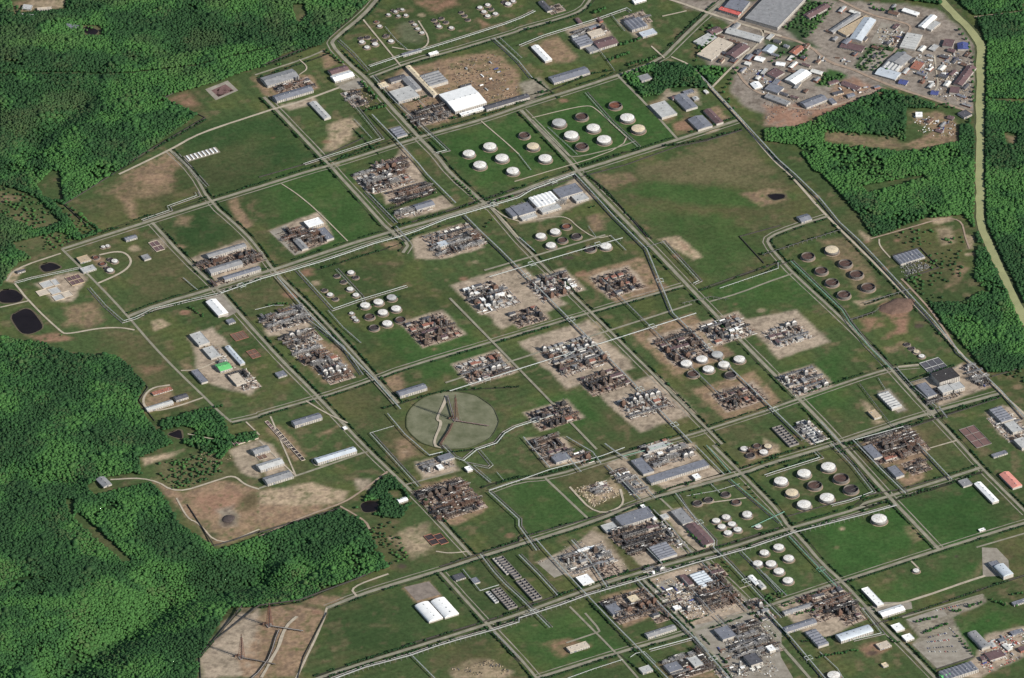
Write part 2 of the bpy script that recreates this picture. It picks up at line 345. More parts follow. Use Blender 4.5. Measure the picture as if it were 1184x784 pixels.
 ('CON',10,.9,'PX 520,330 600,305 655,352 580,380'), ('BR',10,.9,'PX 665,318 740,297 775,335 715,352'), ('CON',10,.9,'PX 600,395 680,370 735,425 655,450'), ('BR',10,.9,'PX 730,385 800,362 850,410 780,435'),
 ('CON',10,.9,'PX 690,455 760,432 805,478 740,500'), ('CON',10,.9,'PX 860,370 920,358 960,395 900,415'), ('BR',10,.9,'PX 800,450 870,430 905,465 840,488'), ('GB',40,.6,'PX 430,385 520,360 580,415 490,440'), ('GB',40,.6,'PX 900,430 975,405 980,470 930,480'),
 ('GB',30,.6,'PX 610,460 670,450 700,490 640,500'),
]
FOREST = {   # woods that read as one mass: outline, mean spacing, crown radius range, tones
 'north_forest': ('PX 0,0 428,0 400,24 372,52 330,62 300,78 270,88 236,100 187,112 228,134 135,198 75,236 118,268 70,287 20,305 0,332', 4.9, (2.5,4.2)),
 'west_forest': ('PX 0,390 50,398 85,410 135,413 150,425 168,445 157,465 172,490 188,502 200,514 160,530 162,546 190,575 206,606 250,634 300,619 394,590 420,604 440,640 450,656 412,668 376,678 346,694 300,699 265,700 232,758 226,790 -10,790', 4.9, (2.5,4.2)),
 'east_forest': ('A3 960,85 1184,50 1184,784 B3 1184,0 1184,600 1100,430 1010,240 1000,0 A3 1010,200 985,150', 4.9, (2.5,4.2)),
 'middle_forest': ('A3 540,410 760,470 820,520 900,560 930,540 950,620 950,784 B3 950,250 900,190 700,215 500,300 430,200 340,90 250,0 A3 230,784 140,660 0,640 0,590 140,580 270,525 400,470', 4.9, (2.5,4.2)),
 'southern_forest': ('B3 960,270 990,260 1075,460 1176,650 C3 1184,100 1150,120 1010,120 920,20 B3 780,650 740,590 900,590 1000,530 950,480 960,380', 4.9, (2.5,4.2)),
 'works_copse': ('A2 470,345 560,300 690,285 760,300 960,310 900,370 850,405 760,395 680,400 640,430 570,445 520,400', 4.9, (2.4,4.0)),
 'pond_copse': ('C1 560,590 600,590 660,650 690,720 640,784 D1 560,60 480,30 400,10 C1 400,750 460,720', 4.9, (2.5,4.2)),
 'lagoon_copse': ('C0 720,350 800,320 900,300 1000,290 1040,410 1176,390 1176,420 1050,460 1000,520 900,470 840,450 820,420 900,390 840,370 740,385', 4.9, (2.5,4.2)),
 'north_edge_wood': ('PX 1010,-5 1090,-5 1110,25 1085,5', 4.9, (2.5,4.2)),
 'north_corner_forest': ('PX 1100,-5 1184,-5 1184,14 1128,20', 4.9, (2.5,4.2)),
}
HOLES = ['PX -5,212 40,226 72,258 40,266 -5,246','PX 10,282 70,268 95,280 40,302','PX 60,232 80,240 112,266 96,274','A0 40,-20 300,-20 295,45 60,70', 'A0 365,112 455,118 460,165 380,165', 
 'A1 150,20 205,20 215,70 185,110 160,90', 'B0 230,-10 270,-10 290,130 200,120 160,60','C0 390,630 480,590 600,575 690,598 690,620 520,655 430,680',
 'C0 290,690 340,700 330,784 D0 350,30 600,250 560,260 380,110 310,40 300,0', 'A3 640,490 810,495 890,565 880,650 660,690 600,690 270,650 270,590 600,620 640,640', 'B3 440,60 720,10 730,28 470,95',
 'A3 1080,600 1150,610 1140,660 1095,655','A3 1010,445 1184,452 1184,466 1010,458','C1 440,712 550,695 545,760 460,760','C1 580,660 640,650 690,710 640,730','C0 740,385 830,365 880,375 870,432 780,420',
 'A2 540,330 610,330 610,375 570,400 545,380','D1 390,0 420,0 520,90 500,110']
FOREST = {k: (pts(v[0]),) + v[1:] for k, v in FOREST.items()}
HOLES = [pts(h) for h in HOLES]

CENTRE = [(570,345,40,24),(640,330,40,26),(500,380,40,30),(560,425,44,26),(700,440,40,22),(840,380,40,26),(930,440,36,26),(640,480,40,22),(610,365,30,18),(560,338,32,22),(715,326,36,26),(665,410,50,36),(790,400,40,34),(745,466,44,24),(910,386,36,22),(855,458,40,22)]
def build_ground():
    fx = np.arange(-1400, 1400.1, 5.0); fy = np.arange(-1640, 1640.1, 5.0)
    out = np.array([1500, 1800, 2600, 5000, 12000, 40000.0])
    gx = np.concatenate([-out[::-1], fx, out]); gy = np.concatenate([-(out + 200)[::-1], fy, out + 200])
    X, Y = np.meshgrid(gx, gy); nx, ny = len(gx), len(gy)
    x, y = X.ravel(), Y.ravel()
    far = (np.abs(x) > 1400) | (np.abs(y) > 1640)
    z = terrain(x, y); z[far] = 0
    n1 = fbm(x / 160, y / 160, 3); n2 = fbm(x / 35, y / 35, 9); n3 = fbm(x / 12, y / 12, 21, 3)
    col = np.array(C['grass'])[None] * (0.72 + 0.55 * n1)[:, None]
    n0 = fbm(x / 420, y / 420, 5, 3)
    t = np.clip((n2 - .50) * 3.2 + (n0 - .5) * 2.2, 0, 1)[:, None] * .50
    col = col * (1 - t) + np.array(C['OLV']) * t
    t = np.clip((fbm(x / 75, y / 75, 103) - .53) * 5, 0, 1)[:, None] * .55
    col = col * (1 - t) + np.array(C['YEL']) * t
    t = np.clip((fbm(x / 22, y / 22, 131) - .60) * 7, 0, 1)[:, None] * .4
    col = col * (1 - t) + np.array(C['BR']) * .7 * t
    pr = x * AX[0] + y * AX[1]; pb = x * BX[0] + y * BX[1]; gate = fbm(x / 210, y / 210, 77, 2)
    mow = np.where(gate > .5, np.sin(pb / 22 * 6.283), np.sin(pr / 26 * 6.283)) * np.clip(np.abs(gate - .5) * 8, 0, 1)
    col = col * (1 + .10 * mow)[:, None]
    wx = (fbm(x / 28, y / 28, 31) - .5); wy = (fbm(x / 28, y / 28, 57) - .5)
    for cx, cy, la, lb in CENTRE:
        a = np.array((.955, -.295)) * la * .66; b = np.array((.69, .73)) * lb * .68; c = np.array((cx, cy))
        PATCH.append(('CON', 8, .9, 'PX ' + ' '.join('%.1f,%.1f' % tuple(q) for q in (c - a - b, c + a - b, c + a + b, c - a + b))))
    for key, fe, st, txt in PATCH:
        P = pts(txt); a = np.array(P)
        m = (x > a[:,0].min()-fe) & (x < a[:,0].max()+fe) & (y > a[:,1].min()-fe) & (y < a[:,1].max()+fe)
        if not m.any(): continue
        w = fe * 1.3
        xx = x[m] + wx[m] * w; yy = y[m] + wy[m] * w
        d = edge_dist(xx, yy, P); d = np.where(inside(xx, yy, P), d, -d)
        k = np.clip(0.5 + d / fe, 0, 1) * st
        rag = np.clip((n3[m] - .5) * 2.4 + 1, 0, 1) if key in ('BR','TAN','RED','OLV','SCR') else 1
        k = (k * rag)[:, None]
        tone = np.array(C[key])[None] * (0.72 + 0.56 * n2[m])[:, None]
        if key in ('CON','EST','BR','GRY','TAN'):
            b = np.clip((n3[m] - .56) * 4, 0, .45)[:, None]; tone = tone * (1 - b) + np.array(C['DRK']) * b
        col[m] = col[m] * (1 - k) + tone * k
    rr = np.random.default_rng(5)
    for i in range(170):                                   # worn spots and molehill-sized scars in the turf
        u, v = rr.uniform(80, 1184), rr.uniform(0, 784); cx, cy = ground(u, v); ra = rr.uniform(4, 13)
        m = (np.abs(x - cx) < 40) & (np.abs(y - cy) < 40)
        d = np.hypot((x[m] - cx) / rr.uniform(.7, 1.6), y[m] - cy) + wx[m] * 22
        k = (np.clip((ra - d) / 6, 0, 1) * rr.uniform(.35, .9))[:, None]
        col[m] = col[m] * (1 - k) + np.array(C[['RED', 'BR', 'TAN', 'OLV', 'DRK'][rr.integers(0, 5)]]) * .9 * k
    for P, *_ in FOREST.values():
        d = edge_dist(x, y, P); d = np.where(inside(x, y, P), d, -d)
        k = np.clip((d + wx * 12) / 12, 0, 1)
        for h in HOLES: k = np.where(inside(x, y, h), 0, k)
        k = k[:, None] * .9
        col = col * (1 - k) + np.array(C['WOOD'])[None] * (0.7 + .6 * n2)[:, None] * k
    col[far] = np.array(C['WOOD']) * 1.5
    idx = np.arange(nx * ny).reshape(ny, nx)
    f = np.stack([idx[:-1,:-1], idx[:-1,1:], idx[1:,1:], idx[1:,:-1]], -1).reshape(-1, 4)
    m = bpy.data.materials.new('turf_and_soil'); m.use_nodes = True; nt = m.node_tree; b = nt.nodes['Principled BSDF']
    b.inputs['Roughness'].default_value = .95; b.inputs['Specular IOR Level'].default_value = .1
    at = nt.nodes.new('ShaderNodeAttribute'); at.attribute_name = 'tone'
    geo = nt.nodes.new('ShaderNodeNewGeometry')
    nz = nt.nodes.new('ShaderNodeTexNoise'); nz.inputs['Scale'].default_value = .11; nz.inputs['Detail'].default_value = 5; nz.inputs['Roughness'].default_value = .7
    nt.links.new(geo.outputs['Position'], nz.inputs['Vector'])
    mr = nt.nodes.new('ShaderNodeMapRange'); mr.inputs[1].default_value = .3; mr.inputs[2].default_value = .7; mr.inputs[3].default_value = .68; mr.inputs[4].default_value = 1.32
    nt.links.new(nz.outputs['Fac'], mr.inputs[0])
    mul = nt.nodes.new('ShaderNodeVectorMath'); mul.operation = 'SCALE'
    nt.links.new(at.outputs['Color'], mul.inputs[0]); nt.links.new(mr.outputs[0], mul.inputs['Scale'])
    nt.links.new(mul.outputs[0], b.inputs['Base Color'])
    link('ground', big_mesh('ground', np.c_[x, y, z], f, m, col), kind='structure')
build_ground()

# ------------------------------------------------------------------ roads, tracks, paving and water
LAYER = [0.0]
def next_layer(step=.012):
    LAYER[0] += step; return LAYER[0]
def resample(P, step=12.0):
    out = [P[0]]
    for (x0, y0), (x1, y1) in zip(P[:-1], P[1:]):
        n = max(1, int(math.hypot(x1 - x0, y1 - y0) / step))
        out += [(x0 + (x1 - x0) * i / n, y0 + (y1 - y0) * i / n) for i in range(1, n + 1)]
    return out
def chaikin(P, it=2):
    for _ in range(it):
        Q = [P[0]]
        for a, b in zip(P[:-1], P[1:]):
            Q += [(a[0]*.75+b[0]*.25, a[1]*.75+b[1]*.25), (a[0]*.25+b[0]*.75, a[1]*.25+b[1]*.75)]
        P = Q + [P[-1]]
    return P
def ribbon(name, P, w, m, ragged=.08, z=None, seed=0):
    P = resample(P, 8.0); n = len(P); a = np.array(P)
    d = np.gradient(a, axis=0); d /= np.maximum(np.linalg.norm(d, axis=1), 1e-9)[:, None]
    nn = np.c_[-d[:,1], d[:,0]]
    wl = w / 2 * (1 + ragged * 2 * (vnoise(np.arange(n) / 3.0, np.full(n, 1.5), seed + 5) - .5) * 2)
    wr = w / 2 * (1 + ragged * 2 * (vnoise(np.arange(n) / 3.0, np.full(n, 7.5), seed + 9) - .5) * 2)
    L = a + nn * wl[:, None]; R = a - nn * wr[:, None]
    zz = .10 + next_layer() if z is None else z
    v = np.concatenate([np.c_[L, terrain(L[:,0], L[:,1]) + zz], np.c_[R, terrain(R[:,0], R[:,1]) + zz]])
    i = np.arange(n - 1); f = np.stack([i + n, i + n + 1, i + 1, i], -1)
    return link(name, big_mesh(name, v, f, M[m]), kind='structure')
ROADS = [   # name, width, material, route
 ('road',10,'road','B0 280,345 640,230 950,130 1176,62 A1 240,770 340,745 720,622 1000,545 1176,485 A2 10,480 440,345 640,272 720,190 850,65 930,0'),
 ('road',8,'road','A1 500,350 700,275 860,235 1060,175 1176,140 A2 0,135 200,80 290,45 325,-5'),
 ('road',11,'road','B0 580,650 720,595 980,520 1176,455 B1 60,440 400,325 590,268 900,180 1176,85 B2 100,45 A2 300,765 720,632 990,545'),
 ('road',8,'road','C0 1050,345 1176,318 C1 0,310 270,235 510,155 650,100 PX 600,386 700,356 790,330'),
 ('road',7,'road','C1 0,645 280,550 480,480'), ('road',6,'road','C1 660,630 880,570'),
 ('road',8,'road','C1 1040,655 1176,605 C2 140,595 430,503 PX 848,488 C3 385,158 565,102 620,95 700,88'),
 ('road',11,'road','D1 305,465 440,410 650,345 820,295 1000,235 1176,180 D2 350,72 C2 560,700 700,662 1030,573 C3 0,540 290,455 380,425 740,305 1075,213'),
 ('road',10,'road','D1 250,790 480,712 700,645 1000,550 1176,495 D2 300,385 520,312 800,235 1000,180 D3 0,140 100,110 480,0 C3 420,722 620,665 840,597 985,550'),
 ('road',10,'road','D2 80,784 450,668 760,582 1000,500 D3 230,385 350,345 780,205 1080,110 1190,78'),
 ('road',8,'roadpale','D3 540,455 650,440 960,332 1000,320'), ('road',6,'road','D3 960,192 1190,125'), ('road',6,'road','D3 625,510 800,460 990,405'),
 ('road',7,'road','B0 280,345 450,510 580,650 690,780 C0 800,110 920,225 1005,310 1050,345'),
 ('road',9,'road','B0 690,225 830,380 980,520 1110,665 C1 40,0 120,85 270,235 490,470 660,630 800,775 D1 960,228'),
 ('road',8,'road','D1 820,305 1010,515 1176,690 D2 40,735 85,790'),
 ('road',8,'road','A0 770,680 880,784 B0 950,130 1110,270 1176,350 B1 70,450 220,595 400,784 C1 480,90 540,160 630,260'),
 ('road',9,'road','A1 20,440 70,490 260,690 340,770 B1 350,0 470,130 590,265 680,320 650,362'),
 ('road',7,'roadpale','A0 540,790 780,675 900,605 1176,515 A1 70,492 160,470 360,398'), ('road',6,'road','A1 -20,340 210,265 290,230'),
 ('road',11,'road','A1 535,-5 470,70 340,175 325,200 400,285 490,360 570,455 720,620 800,700 870,790 B1 985,108 1050,160'),
 ('road',10,'road','A2 10,500 240,740 B2 280,10 590,325 840,590 PX 880,418 C3 250,335 340,435 390,490 570,690 D3 600,0 790,200'),
 ('road',7,'road','A2 450,345 580,475 720,632'),
 ('road',7,'roadpale','A2 870,400 1000,540 1040,590 1165,740 A3 110,784 B3 270,185 500,410 620,535 860,784 C3 940,90 1075,215 1190,320'),
 ('road',8,'road','B3 290,195 130,245 20,290 12,320 80,400 130,455 320,630 480,784 C3 570,102 740,290 870,425 980,550 1110,680 1190,760'),
 ('road',6,'road','B3 130,455 0,500 B2 1000,545 860,585'),
 ('road',9,'road','C2 880,450 1010,580 1100,670 1176,750 D3 110,100 160,145 260,265 350,345 450,450 560,570 620,625 780,790'),
 ('road',7,'road','C2 120,600 310,780'), ('road',8,'road','D2 560,0 640,90 790,215'),('road',9,'road','D2 850,255 1050,450 1190,600'), ('road',8,'road','D2 560,335 760,545 980,784'),
 ('road',8,'road','D3 -10,540 210,790'), ('road',5,'road','C2 640,690 740,784 D2 880,180'), ('road',6,'road','D2 230,460 440,670 540,784'), ('road',6,'road','D2 300,490 370,570 350,580 215,625'),
 ('track',5,'roadpale','B0 65,500 130,580 200,650 275,718 300,732 440,705 540,700 610,712'), ('track',5,'roadpale','B0 275,365 65,435 30,490'), ('track',5,'roadpale','B0 445,500 560,450 600,405 575,365 530,355 450,372'),
 ('track',4,'roadpale','B0 0,610 130,580'), ('track',5,'roadpale','C0 920,235 790,280 680,300 640,250 680,190 770,178'), ('track',4,'roadpale','C0 1000,60 900,110 820,112'),
 ('track',5,'roadpale','C0 500,600 690,600 800,670 980,610 1060,585 1110,630 1176,650'), ('track',5,'dirtroad','C1 580,570 420,690 350,722 170,784 D1 0,135'), ('track',5,'dirtroad','D1 365,5 480,70 500,110'),
 ('track',6,'roadpale','D1 305,465 290,530 165,790'), ('track',5,'roadpale','D1 440,412 410,372 585,312'), ('track',4,'roadpale','D1 800,210 860,220 950,210'),
 ('track',4,'roadpale','C1 50,320 165,590'), ('track',4,'roadpale','C1 0,430 60,490 165,590'), ('track',4,'roadpale','C1 210,250 310,310 400,350'), ('track',4,'road','C1 490,480 270,555 230,520 260,505'),
 ('track',4,'roadpale','C0 800,690 850,784 D0 900,80 990,180 1176,105'), ('track',4,'verge','A0 -10,338 500,325 630,322 880,300 1176,225 A1 0,225 60,205'),
 ('road',19,'yellowroad','A3 780,-20 985,192 978,240 975,784 B3 975,235 1000,290 1090,480 1190,690'),
 ('road',9,'dirtroad','A3 -20,140 200,200 280,280 390,310 500,360 600,400 760,450 940,512'), ('road',8,'dirtroad','A3 320,-10 480,70 600,95 672,118 640,170 590,230 520,320'),
 ('road',9,'roadpale','A2 660,-10 780,30 860,60 980,100 1190,165'), ('road',7,'dirtroad','A2 1100,-10 970,110 925,140'), ('road',7,'roadpale','A3 0,150 -10,130 A2 1110,180 970,300 870,402'), ('road',8,'dirtroad','A2 970,300 1050,410 1176,450 A3 100,490 270,500 480,420 540,405'),
 ('track',4,'roadpale','A2 690,258 790,300 870,400'), ('track',4,'roadpale','A2 760,50 650,75'), ('track',5,'dirtroad','B3 860,784 770,640 660,520 620,480'), ('track',4,'dirtroad','B3 480,300 690,240 770,215 890,205 910,290 930,345'), ('track',4,'roadpale','B3 520,300 520,330 570,385'),
 ('track',4,'dirtroad','A3 950,78 1190,50'), ('track',4,'roadpale','A3 770,250 780,330 790,400 740,430'), ('track',3,'roadpale','A1 1005,550 1110,640 1176,700'), ('track',3,'roadpale','A2 60,535 200,500 310,478 345,490 420,560 530,660 B2 -20,40'),
 ('track',4,'road','A2 60,545 210,690 240,720 450,670 530,640'), ('track',3,'roadpale','B2 0,225 150,200 220,200 270,250 350,300 415,285'), ('track',5,'roadpale','B1 1050,160 1110,220 1176,300'), ('track',4,'roadpale','B1 1176,220 1110,200 1060,160'),
 ('track',3,'roadpale','B1 100,50 170,95 260,170 400,310'), ('track',4,'roadpale','C3 605,95 700,85'), ('track',4,'roadpale','C3 730,470 870,430'), ('track',4,'roadpale','D3 665,255 700,290'),
 ('track',4,'roadpale','D2 1000,380 1060,360'), ('track',4,'roadpale','C2 800,720 1030,690'), ('track',5,'roadpale','C2 230,640 350,770 480,730 460,650'), ('track',3,'roadpale','C0 850,400 1050,440'),
 ('track',4,'roadpale','A1 470,90 600,250 640,300'),('track',4,'roadpale','A1 600,215 720,235 780,190 720,95'), ('track',4,'roadpale','A2 600,210 660,265'), ('track',4,'roadpale','C0 1115,345 1176,405'), ('track',3,'roadpale','A1 180,270 225,310 180,340'),
 # through the middle of the works
 ('road',8,'road','B1 1050,160 PX 610,290 690,368 770,448 835,514'), ('road',7,'road','PX 520,345 610,437 690,520'), ('road',7,'road','PX 515,443 600,415 700,384 800,352'), ('road',7,'road','PX 560,313 660,284 700,272'),
]
PATHS = []; EXTRA_DITCH = []
for i, (nm, w, m, t) in enumerate(ROADS):
    P = pts(t); w = w * .84 if w > 5.5 and m != 'yellowroad' else w
    if nm == 'track' or m in ('yellowroad', 'dirtroad', 'roadpale'): P = chaikin(P)
    else: P = chaikin(P, 1)
    if w >= 6.5 and m == 'road':
        L_ = resample(P, 40); a_ = np.array(L_)
        if len(a_) > 5:
            d_ = np.gradient(a_, axis=0); d_ /= np.linalg.norm(d_, axis=1)[:, None]; n_ = np.c_[-d_[:,1], d_[:,0]]; sg = 1 if i % 2 else -1
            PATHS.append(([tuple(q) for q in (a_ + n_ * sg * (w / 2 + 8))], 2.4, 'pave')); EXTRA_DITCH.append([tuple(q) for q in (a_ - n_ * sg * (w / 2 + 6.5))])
    if w >= 6.5 and m == 'road': ribbon('verge', P, w + 4, 'verge', .22, z=.035 + i * .0005, seed=i)
    if m == 'yellowroad': ribbon('verge', P, 28, 'verge', .1, z=.035 + i * .0005, seed=i)
    ribbon(nm, P, w, m, .05 if m == 'road' else .12, seed=i)
def sheet(name, txt, m, z=None):
    P = resample(pts(txt) + pts(txt)[:1], 10)[:-1]; zz = .06 + next_layer() * .1 if z is None else z
    mb = MB(); mb.add([(x, y, float(terrain(x, y)) + zz) for x, y in P], [tuple(range(len(P)))])
    me = mb.mesh(name, m)
    if me.polygons and me.polygons[0].normal.z < 0: me.flip_normals()
    return link(name, me, kind='structure')
SHEETS = [
 ('paving','A0 930,405 1032,365 1080,410 978,455','pave'), ('sports_court','A0 957,410 1022,382 1060,410 990,440','court'),
 ('paving','D3 670,632 842,572 952,690 782,740','pave'), ('paving','D3 985,192 1052,195 1105,250 1112,320 990,325','pave'), ('paving','A1 355,395 450,352 482,372 465,400 390,412','pave'),
 ('paving','C3 730,290 770,280 790,300 750,318','pave'), ('paving','D1 655,372 768,346 822,405 712,435','ash'), ('paving','D3 430,470 500,455 545,440 600,440 665,440 670,470 600,480 520,490','pave'),
 ('paving','D2 590,365 690,330 740,380 640,410','pave'), ('paving','D2 85,265 200,215 270,290 160,330','pave'), ('paving','D2 770,550 1000,500 1176,700 1176,784 990,784','pave'), ('paving','B1 45,265 120,235 200,350 160,375','pave'),
 ('paving','D2 940,500 1040,490 1176,640 D3 75,690 130,784 60,784 D2 1060,784','pave'), ('paving','D2 1050,440 1100,470 1190,570 1190,640 1120,560','pave'), ('paving','A2 1010,85 1100,-10 A3 190,-10 40,130','pave'), ('paving','C3 515,210 565,198 640,288 605,302','pave'), ('paving','B0 930,570 1005,545 1085,625 1030,655 985,650','pave'),
 ('paving','A3 90,375 130,290 200,290 215,325 150,400','pave'), ('paving','A3 430,290 500,215 580,235 490,330','pave'), ('paving','A3 480,190 530,100 640,130 560,205','pave'), ('paving','D3 640,520 800,465 830,500 700,545','pave'),
]
for n, t, m in SHEETS: sheet(n, t, m)
WATER = ['B0 -10,530 65,525 112,560 92,588 -10,592','B0 38,648 110,610 150,620 207,700 140,732 92,728','B0 172,420 235,400 292,430 200,456','C0 750,400 822,372 832,425 790,415',
 'C1 455,720 490,702 540,705 532,750 472,756','B3 5,100 40,92 95,95 97,115 40,128','A0 372,120 418,125 450,140 430,160 382,150']
for t in WATER:
    P = pts(t); Q = P + P[:1]
    for _ in range(2): Q = [q for a, b in zip(Q[:-1], Q[1:]) for q in ((a[0]*.8+b[0]*.2, a[1]*.8+b[1]*.2), (a[0]*.2+b[0]*.8, a[1]*.2+b[1]*.8))]; Q = Q + Q[:1]
    ribbon('pond_bank', Q + Q[1:2], 4, 'bank', .45, z=.075, seed=int(P[0][0]) % 50)
    mb = MB(); mb.add([(x, y, .055) for x, y in Q[:-1]], [tuple(range(len(Q) - 1))]); me = mb.mesh('pond', 'water')
    if me.polygons[0].normal.z < 0: me.flip_normals()
    link('pond', me, kind='structure')

# ditches with rank growth, and dark ribbons painted in for rack shadows
DITCH_SHADE = [('A1 -10,355 210,282 330,235',4),('A0 500,800 620,722 930,545',4),('A1 500,-5 400,92 290,192 190,233 0,308',5),('A1 350,725 480,672 640,622 720,600',4),('A1 470,505 560,470 690,462 760,435',5),('A1 860,540 1000,512 1184,462',4),('A2 0,440 130,415 330,335 420,320',4),
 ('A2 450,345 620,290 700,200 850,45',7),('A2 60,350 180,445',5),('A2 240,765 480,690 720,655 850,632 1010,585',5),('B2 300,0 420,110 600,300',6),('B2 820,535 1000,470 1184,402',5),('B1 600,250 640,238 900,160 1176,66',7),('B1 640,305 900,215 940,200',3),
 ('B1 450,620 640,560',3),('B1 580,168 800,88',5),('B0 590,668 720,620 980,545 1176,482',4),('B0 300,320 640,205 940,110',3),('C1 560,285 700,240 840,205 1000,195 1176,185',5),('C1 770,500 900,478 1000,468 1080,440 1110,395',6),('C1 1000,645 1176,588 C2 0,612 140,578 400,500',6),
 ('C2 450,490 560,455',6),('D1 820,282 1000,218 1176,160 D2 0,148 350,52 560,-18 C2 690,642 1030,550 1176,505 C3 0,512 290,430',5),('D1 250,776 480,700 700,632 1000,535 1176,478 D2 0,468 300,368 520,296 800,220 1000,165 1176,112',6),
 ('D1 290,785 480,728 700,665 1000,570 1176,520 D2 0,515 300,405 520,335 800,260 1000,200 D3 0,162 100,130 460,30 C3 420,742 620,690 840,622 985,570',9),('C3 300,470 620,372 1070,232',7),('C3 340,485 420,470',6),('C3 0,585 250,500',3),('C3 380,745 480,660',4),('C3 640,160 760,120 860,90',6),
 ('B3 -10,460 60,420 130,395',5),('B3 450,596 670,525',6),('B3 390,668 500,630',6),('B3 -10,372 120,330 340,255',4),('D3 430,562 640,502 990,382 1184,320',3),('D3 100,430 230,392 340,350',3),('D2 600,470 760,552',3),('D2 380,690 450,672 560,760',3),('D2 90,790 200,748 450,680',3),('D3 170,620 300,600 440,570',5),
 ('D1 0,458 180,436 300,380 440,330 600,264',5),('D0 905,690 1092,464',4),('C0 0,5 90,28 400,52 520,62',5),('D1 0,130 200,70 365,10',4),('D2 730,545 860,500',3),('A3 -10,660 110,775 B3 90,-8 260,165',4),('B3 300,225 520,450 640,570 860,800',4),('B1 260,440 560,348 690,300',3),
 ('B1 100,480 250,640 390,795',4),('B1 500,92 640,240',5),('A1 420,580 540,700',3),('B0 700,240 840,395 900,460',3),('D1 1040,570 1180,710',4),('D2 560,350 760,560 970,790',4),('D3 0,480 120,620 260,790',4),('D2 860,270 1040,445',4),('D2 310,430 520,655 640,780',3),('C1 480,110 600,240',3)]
M_D = []
for i, (P, w, m) in enumerate(PATHS): ribbon('footpath', P, w, m, .3, z=.058 + i * .0004, seed=400 + i)
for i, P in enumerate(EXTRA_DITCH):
    ribbon('ditch_shade', P, 2.2, 'ditch_shade', .45, z=.052 + i * .0003, seed=300 + i); M_D.append((P, 2.2))
for i, (t, w) in enumerate(DITCH_SHADE):
    ribbon('ditch_shade', pts(t), w, 'ditch_shade', .4, z=.062 + i * .0004, seed=200 + i); M_D.append((pts(t), w))
# ------------------------------------------------------------------ woods
import bmesh
ROADLINES = [(np.array(pts(t)), w) for _, w, m, t in ROADS]
def ico(sub, seed, amp=.28, squash=.9):
    bm = bmesh.new(); bmesh.ops.create_icosphere(bm, subdivisions=sub, radius=1.0)
    r = np.random.default_rng(seed); v = np.array([p.co[:] for p in bm.verts]); f = np.array([[q.index for q in p.verts] for p in bm.faces])
    bm.free(); f = f[(v[f, 2].mean(1) > -.5)]
    v *= (1 + amp * (r.random(len(v)) - .5) * 2)[:, None]; v[:, 2] *= squash
    return v, f
BLOBS = [ico(2, s, .30, q) for s, q in ((1,.95),(2,1.1),(3,.85),(4,1.25),(5,.9),(6,1.0))]
def leaf_mat(name='leaves'):
    m = bpy.data.materials.new(name); m.use_nodes = True; nt = m.node_tree; b = nt.nodes['Principled BSDF']
    b.inputs['Roughness'].default_value = .8; b.inputs['Specular IOR Level'].default_value = .15
    at = nt.nodes.new('ShaderNodeAttribute'); at.attribute_name = 'tone'
    geo = nt.nodes.new('ShaderNodeNewGeometry'); nz = nt.nodes.new('ShaderNodeTexNoise'); nz.inputs['Scale'].default_value = .6; nz.inputs['Detail'].default_value = 3
    nt.links.new(geo.outputs['Position'], nz.inputs['Vector'])
    mr = nt.nodes.new('ShaderNodeMapRange'); mr.inputs[1].default_value = .3; mr.inputs[2].default_value = .7; mr.inputs[3].default_value = .6; mr.inputs[4].default_value = 1.4
    nt.links.new(nz.outputs['Fac'], mr.inputs[0])
    mul = nt.nodes.new('ShaderNodeVectorMath'); mul.operation = 'SCALE'
    nt.links.new(at.outputs['Color'], mul.inputs[0]); nt.links.new(mr.outputs[0], mul.inputs['Scale']); nt.links.new(mul.outputs[0], b.inputs['Base Color'])
    return m
LEAF = leaf_mat()
T_DARK = np.array((.020,.056,.019)); T_MID = np.array((.028,.082,.024)); T_LIGHT = np.array((.046,.120,.030)); T_DRY = np.array((.075,.088,.038))
def scatter(poly, sp, jit=.46):
    a = np.array(poly); x0, y0 = a.min(0); x1, y1 = a.max(0)
    gx, gy = np.meshgrid(np.arange(x0, x1, sp), np.arange(y0, y1, sp)); gx = gx.copy(); gx[1::2] += sp / 2
    x = gx.ravel() + RNG.uniform(-jit, jit, gx.size) * sp; y = gy.ravel() + RNG.uniform(-jit, jit, gx.size) * sp
    k = inside(x, y, poly); return x[k], y[k]
def crowns(name, x, y, r, tone, lift=.9, trunk=True):
    z = terrain(x, y); V = []; F = []; Cc = []; off = 0; which = RNG.integers(0, len(BLOBS), len(x))
    for b, (bv, bf) in enumerate(BLOBS):
        k = which == b; n = int(k.sum())
        if not n: continue
        an = RNG.uniform(0, 6.28, n); c, s = np.cos(an), np.sin(an); rr = r[k]; hz = rr * RNG.uniform(.5, .85, n)
        vx = (bv[None,:,0]*c[:,None] - bv[None,:,1]*s[:,None]) * rr[:,None] + x[k][:,None]
        vy = (bv[None,:,0]*s[:,None] + bv[None,:,1]*c[:,None]) * rr[:,None] + y[k][:,None]
        vz = bv[None,:,2] * hz[:,None] + (z[k] + rr * lift + RNG.uniform(0, 1.5, n))[:,None]
        V.append(np.stack([vx, vy, vz], -1).reshape(-1, 3)); nv = len(bv)
        F.append((bf[None] + (np.arange(n) * nv)[:,None,None] + off).reshape(-1, 3)); off += n * nv
        Cc.append(np.repeat(tone[k], nv, 0))
    me = big_mesh(name, np.concatenate(V), np.concatenate(F), LEAF, np.concatenate(Cc))
    return link(name, me, kind='stuff')
